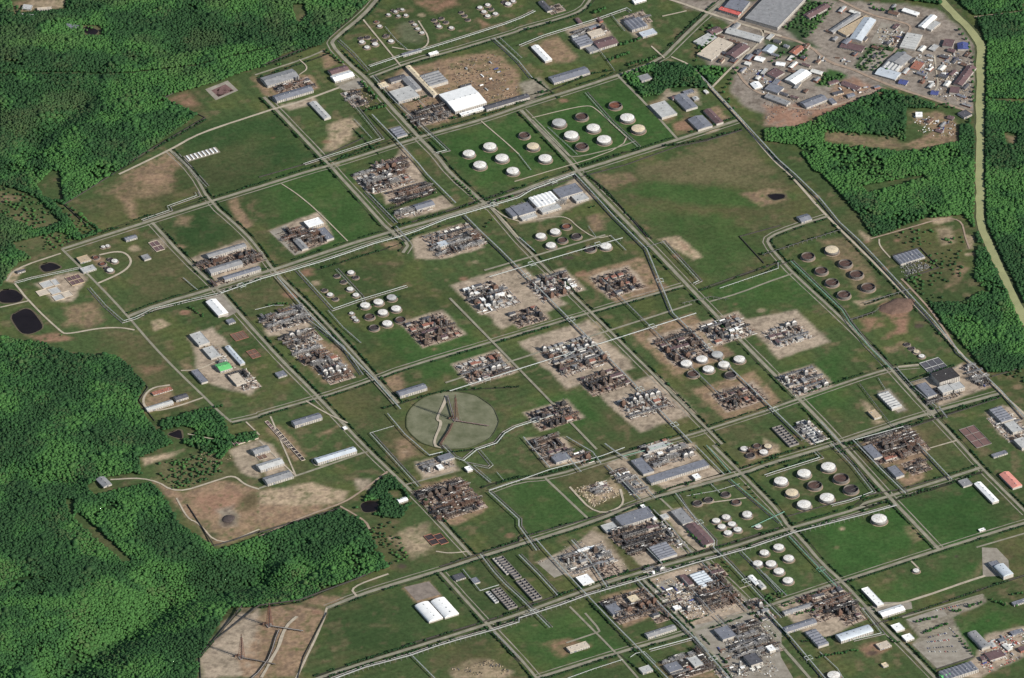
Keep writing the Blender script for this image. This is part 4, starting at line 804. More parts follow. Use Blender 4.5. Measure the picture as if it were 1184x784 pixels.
BL = [
 ('A1',922,448,152,112,9,'white','gable','largest bright white roofed hall beside the brown demolition yard','hall'),
 ('A1',657,427,100,66,7,'lightgrey','flat','grey flat roofed workshop next to the pale stone yard','workshop'),
 ('A1',625,356,74,24,6,'darkgrey','gable','narrow dark roofed shed at the top of the pale stone yard','shed'),
 ('A1',735,366,22,190,7,'cream','gable','long cream conveyor gallery running down beside the grey workshop','gallery'),
 ('A1',690,380,40,80,6,'grey','gable','grey shed between cream gallery and stone yard','shed'), ('A1',790,357,90,72,8,'grey','saw','grey multi-span hall right of the cream gallery','hall'),
 ('A1',982,500,152,14,5,'white','flat','thin white arcade roof in front of the white hall','canopy'), ('A1',1120,462,210,24,6,'darkgrey','gable','long dark rail shed right of the white arcade','shed'),
 ('A1',376,346,94,34,6,'white','gable','white roofed garage by the north gate lot','store'), ('A1',358,318,84,30,6,'maroon','gable','brown roofed annexe behind the white garage','shed'),
 ('A1',92,352,152,52,7,'grey','gable','grey roofed hall on the upper side of the burnt brown plant','hall'), ('A1',152,424,176,34,7,'bluegrey','gable','blue-grey long hall on the lower side of the burnt brown plant','hall'),
 ('A1',275,500,32,105,5,'lightgrey','gable','pale grey narrow shed standing above the bare earth patch','shed'), ('A1',630,598,50,56,4,'bluegrey','saw','blue-grey ribbed switch house by the street crossing','building'),
 ('A1',789,242,42,13,5,'white','flat','small white pump house on the road under the north tanks','pump house'), ('A1',690,238,90,14,4,'bluegrey','flat','low blue-grey sheds under the small north tanks','shed'),
 ('A1',560,385,40,22,5,'cream','flat','small cream stone hut on the corner of the stone yard','hut'), ('A1',935,388,50,8,4,'darkgrey','flat','thin dark lean-to behind the largest white hall','shed'),
 ('A2',103,242,34,96,6,'white','gable','white roofed store on the square brown clearing','store'), ('A2',290,186,70,58,7,'bluegrey','saw','blue-grey plant hall left of the maroon roof','hall'), ('A2',392,193,96,46,7,'maroon','gable','maroon roofed plant hall above the tree belt','hall'),
 ('A2',350,150,70,30,6,'beige','flat','beige flat roofed hall behind the maroon roof','hall'), ('A2',335,222,50,30,5,'grey','flat','grey low annexe below the maroon roof','shed'), ('A2',228,340,176,40,6,'bluegrey','gable','longest purple-grey shed beside the road of the bright green compound','shed'),
 ('A2',530,108,78,58,7,'bluegrey','saw','blue-grey hall on the far brown pad','hall'), ('A2',585,150,70,28,5,'paleblue','flat','pale blue low shed below the far blue-grey hall','shed'), ('A2',505,90,50,24,6,'darkgrey','flat','dark roofed shed on top of the far brown pad','shed'),
 ('A2',120,28,26,62,5,'darkgrey','gable','dark narrow shed at the northern curve','shed'), ('A2',545,2,58,20,5,'white','barrel','white tent roof in the top meadow','store'), ('A2',655,497,74,82,6,'lightgrey','flat','pale grey flat roofed brick shop by the copse','workshop'),
 ('A2',755,462,56,86,6,'bluegrey','gable','blue-grey long roofed shop under the copse','workshop'), ('A2',822,556,70,68,6,'bluegrey','gable','blue-grey shop on the red earth lot','workshop'), ('A2',882,528,34,86,6,'maroon','gable','brown narrow roof next to the red earth shop','workshop'), ('A2',570,352,50,30,5,'grey','flat','grey ruin in the copse','building'),
 ('B3',180,205,50,34,5,'bluegrey','gable','purple-grey shed by the pale bend of the east lane','shed'), ('B3',655,380,118,50,5,'bluegrey','saw','long blue-grey switch hall in the eastern fenced station','hall'),
 ('B2',115,122,108,62,9,'white','saw','white roofed laboratory in the middle of the laboratory row','laboratory'), ('B2',222,82,108,52,9,'bluegrey','flat','dark blue-grey block at the upper end of the laboratory row','laboratory'), ('B2',20,166,80,54,9,'bluegrey','flat','blue-grey block at the lower end of the laboratory row','laboratory'), ('B2',278,112,60,34,6,'lightgrey','flat','pale low wing at the corner of the laboratory yard','laboratory'), ('B2',140,160,90,30,6,'lightgrey','flat','pale low wing in front of the white laboratory','laboratory'), ('B2',40,195,70,30,5,'lightgrey','flat','pale low wing on the lower laboratory yard','laboratory'),
 ('B1',246,226,70,36,7,'white','flat','white flat roofed control room in the sandy plant yard','building'), ('B1',187,322,30,62,5,'grey','gable','grey shed at the bottom of the sandy plant yard','shed'), ('B1',300,276,34,66,6,'bluegrey','flat','blue-grey store on the right of the sandy plant yard','store'), ('B1',830,322,40,24,7,'paleblue','flat','pale blue cabin within the brown refinery block','building'), ('B1',745,146,86,30,6,'bluegrey','gable','blue-grey hall on the tan strip above the main street','hall'), ('B1',1160,175,60,50,8,'bluegrey','flat','blue-grey office by the curved drive','office'),
 ('B0',984,610,46,86,7,'white','gable','white roofed store below the three grey halls','store'), ('B0',1046,672,32,22,4,'bluegrey','flat','small blue-grey hut near the white store','hut'), ('B0',592,294,52,18,5,'bluegrey','gable','blue-grey pump house right of the horseshoe track','pump house'), ('B0',662,382,32,26,4,'grey','flat','grey square hut in the open field','hut'), ('B0',380,390,50,30,4,'tan','flat','tan pump shelter left of the horseshoe','pump house'), ('B0',400,435,60,26,4,'lightgrey','flat','pale pump shelter left of the horseshoe','pump house'),
 ('B0',1025,352,178,22,8,'grey','gable','uppermost grey hall of the three long halls','hall'), ('B0',1020,425,150,30,8,'grey','gable','middle grey hall of the three long halls','hall'), ('B0',1095,455,170,20,8,'bluegrey','gable','lowest blue-grey hall of the three long halls','hall'), ('B0',905,752,50,66,6,'lightgrey','flat','pale roofed filter house on the beige yard','building'), ('B0',95,445,36,10,4,'darkgrey','flat','thin dark hut by the left lagoon track','hut'),
 ('C0',722,270,120,18,6,'lightgrey','gable','long pale barrack with dark front on the fenced loop','building'), ('C0',820,232,56,22,6,'darkgrey','gable','dark short barrack on the fenced loop','building'), ('C0',735,205,88,14,3,'brick','flat','low red-brown sheds on the fenced loop','shed'), ('C0',905,138,30,72,5,'bluegrey','flat','blue-grey flat shed beside the field road','shed'), ('C0',1013,94,54,40,6,'green','gable','bright green roofed shed in the beige yard','shed'), ('C0',1065,42,22,106,6,'paleblue','gable','long pale blue-grey hall right of the green roof','hall'), ('C0',960,30,46,60,5,'lightgrey','flat','pale filter house above the green roof','building'), ('C0',1075,150,46,60,5,'beige','flat','beige house below the green roof','building'),
 ('C1',48,537,108,34,7,'lightgrey','gable','upper of the two grey barracks on the fenced lane','building'), ('C1',84,596,118,36,7,'grey','gable','lower of the two grey barracks on the fenced lane','building'), ('C1',5,472,70,30,7,'grey','gable','short grey barrack at the head of the fenced lane','building'), ('C1',214,334,126,28,8,'bluegrey','gable','dark fronted grey hall alone on the meadow','hall'), ('C1',345,495,180,26,8,'paleblue','gable','longest pale blue-grey hall on the meadow edge','hall'), ('C1',690,200,126,28,8,'bluegrey','gable','purple-grey hall beside the disc clearing','hall'), ('C1',818,549,24,20,5,'white','flat','small white cabin on the concrete yard below the disc','hut'), ('C1',948,557,24,22,5,'white','flat','small white cabin right of the concrete yard','hut'), ('C1',648,698,40,18,5,'white','gable','white hut in the trees by the dark pond','hut'), ('C1',845,505,60,28,6,'bluegrey','flat','blue-grey compressor house under the disc clearing','building'), ('C1',98,128,40,26,4,'bluegrey','flat','small blue-grey kiosk on the green plot','hut'), ('C1',388,372,16,12,3,'white','flat','tiny white kiosk by the meadow road','hut'),
 ('D1',768,486,64,92,4,'white','barrel','left one of the twin bright white covered stores','store'), ('D1',840,467,64,92,4,'white','barrel','right one of the twin bright white covered stores','store'), ('D1',980,342,24,26,4,'bluegrey','flat','tiny blue-grey hut left of the cooler rows','hut'), ('D1',905,325,44,26,4,'darkgrey','flat','dark hut at the main road junction','hut'),
 ('D2',525,58,146,46,8,'bluegrey','flat','blue-grey hall on top of the dark plant beside the street','hall'), ('D2',588,34,16,86,6,'white','flat','narrow white link building at the end of the blue-grey hall','building'), ('D2',740,52,50,76,6,'grey','flat','grey square store above the maroon shed','store'), ('D2',822,132,50,116,6,'maroon','gable','long maroon shed left of the white tank cluster','shed'), ('D2',652,208,80,74,8,'bluegrey','saw','blue-grey compressor hall at the bottom of the dark plant','hall'), ('D2',300,340,52,46,6,'white','flat','bright white hut on the bottom edge of the pale pad','hut'), ('D2',412,102,56,40,5,'lightgrey','flat','pale shed on the left of the dark plant','shed'),
 ('D2',268,643,88,26,5,'beige','flat','beige tank-side hut alone on the green lot','hut'), ('D2',642,572,130,24,6,'grey','gable','long grey shed below the rusty plant','shed'), ('D2',830,336,66,76,5,'paleblue','saw','pale blue striped canopy on the big concrete yard','canopy'), ('D2',760,340,26,56,6,'maroon','flat','maroon block beside the striped canopy','building'), ('D2',935,580,62,56,7,'bluegrey','flat','blue-grey control block in the lower concrete yard','building'), ('D2',1142,650,28,26,7,'white','flat','white cabin at the edge of the lower concrete yard','hut'), ('D2',1062,700,54,50,8,'darkgrey','flat','dark block at the bottom of the lower concrete yard','building'), ('D2',1066,340,22,48,5,'white','gable','left of two white huts on the green strip','hut'), ('D2',1096,360,22,40,5,'lightgrey','gable','right of two pale huts on the green strip','hut'), ('D2',430,470,46,56,6,'bluegrey','flat','blue-grey house on the left of the rusty plant','building'), ('D2',520,425,40,30,7,'cream','flat','cream control room inside the rusty plant','building'), ('D2',800,710,40,46,6,'lightgrey','flat','pale store in the bottom plant','store'), ('D2',700,735,60,40,6,'bluegrey','flat','blue-grey store in the bottom plant','store'), ('D2',575,745,46,28,5,'lightgrey','flat','pale hut left of the bottom plant','hut'), ('D2',660,52,30,20,6,'lightgrey','flat','tiny pale shed above the dark plant','shed'),
 ('D3',490,416,30,98,6,'white','flat','long white hall beside the crossroads of the lawn','hall'), ('D3',576,480,104,30,6,'white','gable','white hall lying along the entrance lane','hall'), ('D3',604,555,40,34,5,'white','flat','white gatehouse by the entrance bend','gatehouse'), ('D3',650,600,38,28,5,'white','flat','white gatehouse nearer the car park','gatehouse'), ('D3',407,582,148,36,7,'paleblue','barrel','pale blue barrel roofed hall below the rusty plant','hall'), ('D3',237,602,48,84,6,'bluegrey','saw','blue-grey ribbed hall left of the pale blue hall','hall'), ('D3',1084,298,46,58,9,'paleblue','barrel','pale hangar on the round apron','hangar'), ('D3',1050,275,38,44,7,'bluegrey','flat','blue-grey annexe joined to the pale hangar','building'), ('D3',972,612,40,86,6,'grey','barrel','grey barrel roofed shed beside the scrapyard','shed'), ('D3',880,752,150,46,8,'bluegrey','saw','striped blue-grey hall at the bottom right corner of the car park','hall'), ('D3',25,650,28,24,6,'white','flat','white cabin left of the green strip','hut'), ('D3',540,635,52,28,4,'beige','flat','beige hut on the red earth under the tree row','hut'), ('D3',545,724,22,16,4,'cream','flat','small cream kiosk on the bottom lawn','hut'), ('D3',1155,440,60,16,4,'bluegrey','flat','blue-grey shed on the right by the meadow road','shed'), ('D3',820,775,40,26,6,'green','gable','teal-green roof at the bottom by the striped hall','shed'), ('D3',1045,680,70,36,6,'maroon','flat','maroon shed in the scrapyard','shed'), ('D3',985,112,26,10,3,'white','flat','tiny white kiosk on the right-hand lawn','hut'),
 ('D3',160,545,140,26,6,'bluegrey','gable','blue-grey pump hall within the lower rusty plant','hall'),('D3',150,470,130,18,5,'grey','gable','grey pump hall within the lower rusty plant','hall'),
 ('C3',1116,608,44,82,6,'salmon','gable','salmon red roofed workshop by the east lawns','workshop'), ('C3',1006,664,30,112,6,'white','gable','long white roofed store beside the salmon workshop','store'), ('C3',820,196,50,34,9,'lightgrey','flat','left pale block of the power house','power house'), ('C3',872,184,50,34,9,'lightgrey','flat','right pale block of the power house','power house'), ('C3',820,135,96,54,14,'darksteel','flat','tall dark block put in for the black shadow behind the pale power blocks','power house'), ('C3',735,200,44,72,6,'bluegrey','flat','blue-grey flat store left of the power house','store'), ('C3',1072,310,56,78,7,'bluegrey','saw','blue-grey hall on the eastern yard','hall'), ('C3',1128,368,46,54,7,'lightgrey','flat','pale house in the middle of the eastern yard','building'), ('C3',1170,440,46,50,7,'lightgrey','flat','pale house at the lower end of the eastern yard','building'), ('C3',567,246,48,92,6,'lightgrey','saw','pale grey ribbed pump hall on the grassy plot','pump house'), ('C3',595,570,38,56,6,'bluegrey','flat','blue-grey hut at the foot of the rusty east plant','hut'), ('C3',1065,490,66,16,4,'bluegrey','flat','low blue-grey shed on the lawn edge','shed'), ('C3',910,620,44,34,4,'grey','flat','grey shed left of the long white store','shed'), ('C3',500,310,34,40,5,'tan','flat','tan hut on the earth scar','hut'), ('C3',490,480,40,70,7,'bluegrey','flat','blue-grey house on the left of the rusty east plant','building'),  # dark block behind the power house stands in for a black shadow
 ('C2',720,570,270,34,7,'bluegrey','flat','longest blue-grey hall around the tan courtyard','hall'), ('C2',805,592,28,22,6,'white','flat','white cabin in the tan courtyard','hut'), ('C2',560,545,50,80,6,'bluegrey','flat','blue-grey block left of the tan courtyard','building'), ('C2',190,505,70,40,6,'bluegrey','flat','blue-grey house on the beige yard under the centre','building'), ('C2',520,765,150,30,7,'bluegrey','flat','blue-grey roof strip beside the dark plant','hall'), ('C2',620,460,90,26,6,'lightgrey','flat','pale shed at the top of the tan courtyard plant','shed'),
]
for b in BL: bl(*b)
EST_TREES = 0
BQ = [
 ('A2 1025,85 1172,128 A3 190,-10',9,'grey','flat','huge flat grey roofed factory at the top of the industrial estate','hall'), ('A2 905,45 995,72 1010,60',7,'red','flat','bright red roof strip along the factory front','store'), ('A2 930,35 1010,55 1050,10',8,'bluegrey','flat','blue-grey hall behind the red roof strip','hall'),
 ('A2 955,125 1112,168 1092,192',6,'lightgrey','gable','pale grey long shed under the huge factory','shed'), ('A2 1000,196 1046,214 990,268',6,'maroon','gable','maroon hall beside the tan courtyard house','hall'), ('A2 905,170 970,195 890,280',5,'beige','flat','tan courtyard house left of the maroon hall','building'), ('A2 850,140 895,120 900,150',5,'maroon','gable','small maroon roof at the estate edge','shed'),
 ('A2 1130,203 1172,216 1145,245',5,'paleblue','gable','pale blue roof by the estate lane','shed'), ('A2 1080,254 1118,264 1100,280',5,'white','gable','small white roof by the estate lane','shed'), ('A2 1048,380 1085,370 1095,396',4,'white','gable','white hut on the yard of the estate corner','hut'), ('A2 790,190 860,150 850,200',4,'lightgrey','flat','pale shed under the trees at the estate edge','shed'),
 ('A3 175,68 205,84 272,16',5,'maroon','gable','long maroon roof in the green strip','shed'), ('A3 385,176 440,188 520,95',7,'paleblue','gable','long pale blue roof beside the orange-tan hall','hall'), ('A3 332,142 372,164 470,75',6,'tan','flat','orange-tan flat hall beside the pale blue roof','hall'), ('A3 290,140 312,150 416,58',5,'grey','gable','thin grey shed left of the orange-tan hall','shed'), ('A3 612,214 682,226 720,160',6,'lightgrey','saw','pale ribbed hall near the yellow road','hall'), ('A3 696,120 726,130 766,72',6,'white','gable','white long roof at the top of the estate','hall'), ('A3 622,50 690,72 700,58',6,'white','gable','white and grey shed on the upper estate lane','shed'), ('A3 730,128 755,138 785,100',5,'lightgrey','flat','pale annexe next to the white long roof','shed'),
 ('A3 500,336 592,362 615,330',5,'paleblue','gable','lower pale span of the stepped estate hall','hall'), ('A3 530,305 600,325 630,290',6,'lightgrey','saw','middle pale span of the stepped estate hall','hall'), ('A3 555,275 620,300 655,255',7,'grey','gable','upper grey span of the stepped estate hall','hall'), ('A3 92,362 140,384 192,325',7,'white','gable','brightest white roof on the dusty estate yard','hall'), ('A3 110,238 142,250 172,214',5,'brick','gable','brick red roof at the dusty crossroads','building'), ('A3 160,466 255,428 285,452',6,'bluegrey','gable','blue-grey hall on the red earth bank','hall'), ('A3 0,440 100,478 115,462',6,'grey','gable','grey shed on the red earth bank','shed'), ('A3 0,405 60,425 80,395',6,'bluegrey','flat','blue-grey block on the red earth bank','building'), ('A3 50,295 90,300 95,285',5,'white','gable','small white roof above the dusty yard','hut'), ('A3 10,335 50,355 80,325',5,'maroon','flat','brown block on the dusty yard','building'),
 ('A3 856,380 896,390 900,292',6,'maroon','gable','long maroon roof close to the yellow road','hall'), ('A3 806,208 850,214 850,182',6,'maroon','flat','maroon square roof in the estate yard','building'), ('A3 838,420 880,424 890,398',5,'maroon','flat','small maroon roof at the end of the estate lane','building'), ('A3 876,224 924,224 918,196',6,'blue','gable','bright blue roof by the yellow road','shed'), ('A3 605,378 640,386 648,366',4,'blue','gable','blue hut on the dusty estate lane','hut'), ('A3 752,428 785,432 790,414',4,'blue','gable','blue hut near the lane end','hut'), ('A3 875,515 905,535 920,505',5,'darkgrey','flat','dark roof at the edge of the lane end','shed'), ('A3 340,214 440,236 446,210',4,'maroon','flat','brown low sheds in front of the orange-tan hall','shed'),
 ('A3 345,382 420,410 430,392',4,'maroon','gable','brown row of garages on the red bank','shed'), ('A3 660,310 700,320 715,285',5,'brick','flat','rusty shed behind the stepped hall','shed'),('A3 1020,20 1100,10 1090,25',3,'lightgrey','flat','pale shed in the clearing by the frame corner','shed'),
 ('A3 685,530 716,530 718,508',5,'white','saw','white ribbed hut in the clearing','hut'), ('A0 80,72 150,78 152,64',4,'lightgrey','gable','pale roof below the forest clearing','hut'), ('A0 290,125 335,140 345,110',4,'bluegrey','gable','grey roof of the lone forest house','hut'), ('A0 170,45 235,40 232,32',4,'beige','flat','beige house in the forest clearing','hut'), ('A0 100,40 140,44 145,25',4,'lightgrey','flat','pale house in the forest clearing','hut'),
 ('C0 435,605 470,640 500,620',4,'grey','gable','grey hut at the end of the woodland track','hut'),
]
for b in BQ: bq(*b)

rnd = random.Random(77)
EST = [('A2 860,120 960,110 1170,200 1170,440 1050,400 980,300 900,290', 16, 'in the lower half of the industrial estate'), ('A3 0,150 200,210 280,280 240,400 120,460 0,420', 16, 'around the dusty estate yard'), ('A3 300,20 640,30 700,150 520,300 380,260 280,180', 16, 'in the upper half of the industrial estate'), ('A3 600,230 940,210 940,490 760,430 640,330', 22, 'in the estate block by the yellow road'), ('A3 300,370 520,400 280,480', 5, 'on the red earth bank'), ('D3 1010,600 1176,560 1176,690 980,740', 6, 'in the scrapyard'), ('A2 260,100 380,90 400,170 250,180', 4, 'behind the maroon roof'), ('A2 690,420 860,420 820,480 700,450', 4, 'on the brick shop lots'), ('A3 690,510 860,540 850,620 740,590', 4, 'in the clearing below the estate')]
TAKEN = [(o.location.x, o.location.y) for o in COL.objects if o.parent is None and o.get('category')]
p0 = np.array(ground(*pix('A3 110,240')[0])); p1 = np.array(ground(*pix('A3 500,360')[0])); EANG = math.atan2(*(p1 - p0)[::-1])
for t, n, place in EST:
    P = pts(t); a = np.array(P); k = tries = 0
    while k < n and tries < 600:
        tries += 1; x = rnd.uniform(a[:,0].min(), a[:,0].max()); y = rnd.uniform(a[:,1].min(), a[:,1].max())
        if not bool(inside(np.array([x]), np.array([y]), P)[0]) or any(math.hypot(x - q[0], y - q[1]) < 27 for q in TAKEN): continue
        if any(edge_dist(np.array([x]), np.array([y]), L, False)[0] < w / 2 + 6 for L, w in ROADLINES): continue
        k += 1; TAKEN.append((x, y)); roof, word = rnd.choice([('grey','grey'),('lightgrey','pale grey'),('maroon','brown'),('darkgrey','dark'),('rust','rusty'),('offwhite','off-white'),('bluegrey','slate')])
        st = rnd.choice(['gable','flat','gable','barrel']); L = rnd.uniform(12, 30); W = rnd.uniform(7, 14)
        building('shed', x, y, L, W, (EANG if 'estate' in place or 'clearing' in place else ANG) + rnd.choice([0, math.pi / 2]) + rnd.uniform(-.08, .08), rnd.uniform(3, 5.5), roof, st, word + ({'gable':' pitched','flat':' flat','barrel':' curved'}[st]) + '-roofed small shed', 'shed', rnd.choice(['wall','walldark','brick','beige']), pend=place, group='small sheds ' + place)
for t, n, pl in (('A3 20,290 90,240 60,270',5,'by the pale estate roof'),('A3 130,270 190,230 200,260',5,'behind the brick red estate roof'),('A3 880,130 940,230 945,330 950,470',16,'between the estate and the yellow road'),('A3 480,20 540,50 600,40',8,'along the top of the estate'),('A3 630,250 520,340',6,'along the inner estate lane'),('A2 1000,300 930,420 980,500',9,'on the slope under the estate'),('A2 900,150 830,230 800,280',8,'along the edge of the estate'),('A3 780,480 830,470 860,500',5,'at the end of the estate lane')):
    row(t, n, 3.6, pl, 'trees ' + pl, 2.2)
# ------------------------------------------------------------------ pipe racks
def offset_path(P, d):
    a = np.array(P, float); g = np.zeros_like(a)
    seg = np.diff(a, axis=0); seg /= np.maximum(np.linalg.norm(seg, axis=1), 1e-9)[:, None]
    nrm = np.c_[-seg[:,1], seg[:,0]]
    for i in range(len(a)):
        if i == 0: n = nrm[0]
        elif i == len(a) - 1: n = nrm[-1]
        else:
            n = nrm[i-1] + nrm[i]; n /= max(np.linalg.norm(n), .3); n = n / max(.35, n @ nrm[i])
        g[i] = a[i] + n * d
    return g
def rack(txt, w, h, mt, label, cat='pipe rack', npipes=4, loops=0, name='pipe_rack', r=.45, deck=None):
    if cat == 'pipe rack': w *= .62; r *= .62
    P = [ground(a, b, h) for a, b in pix(txt)]; o0 = np.array(P[0]); P = [np.array(p) - o0 for p in P]
    o = thing(name, o0[0], o0[1]); tag(o, label, cat, 'pipe racks crossing the works')
    for i in range(npipes):
        d = (i - (npipes - 1) / 2) * (w / max(npipes, 1)); Q = offset_path(P, d); mb = MB(); rr = r * random.uniform(.75, 1.25)
        for a, b in zip(Q[:-1], Q[1:]): mb.tube((*a, h + rr), (*b, h + rr), rr, 6)
        link('pipe', mb.mesh('pipe', mt if i % 3 != 1 else ('pipegrey' if mt != 'rust' else 'brownsteel')), o)
    sup = MB(); tray = MB()
    for a, b in zip(P[:-1], P[1:]):
        L = float(np.linalg.norm(b - a)); n = max(1, int(L / 12)); u = (b - a) / max(L, 1e-6); ang = math.atan2(u[1], u[0]); nn = np.array([-u[1], u[0]])
        for i in range(n):
            c = a + (b - a) * (i + .5) / n
            sup.box(c[0], c[1], h - .5, h - .02, .35, w + .6, ang)
            for s in (-1, 1):
                q = c + nn * s * (w / 2); sup.box(q[0], q[1], 0, h - .5, .35, .35, ang)
    link('support', sup.mesh('support', 'steel' if mt != 'rust' else 'brownsteel'), o)
    if loops:
        for a, b in zip(P[:-1], P[1:]):
            L = float(np.linalg.norm(b - a)); n = int(L / loops)
            u = (b - a) / max(L, 1e-6); nn = np.array([-u[1], u[0]])
            for i in range(n):
                c = a + (b - a) * (i + .5) / n; k = 6.5; mb = MB(); z = h + 2.0
                for sgn in ((1, -1) if (i % 2) else (-1, 1)):
                    q = [c - u * k + nn * sgn * w / 2, c - u * k + nn * sgn * (w / 2 + k), c + u * k + nn * sgn * (w / 2 + k), c + u * k + nn * sgn * w / 2]
                    for p0, p1 in zip(q[:-1], q[1:]): mb.tube((*p0, z), (*p1, z), .5, 6)
                    for p in (q[1], q[2]): mb.tube((*p, 0), (*p, z), .2, 4)
                link('expansion_loop', mb.mesh('expansion_loop', mt), o)
    return o
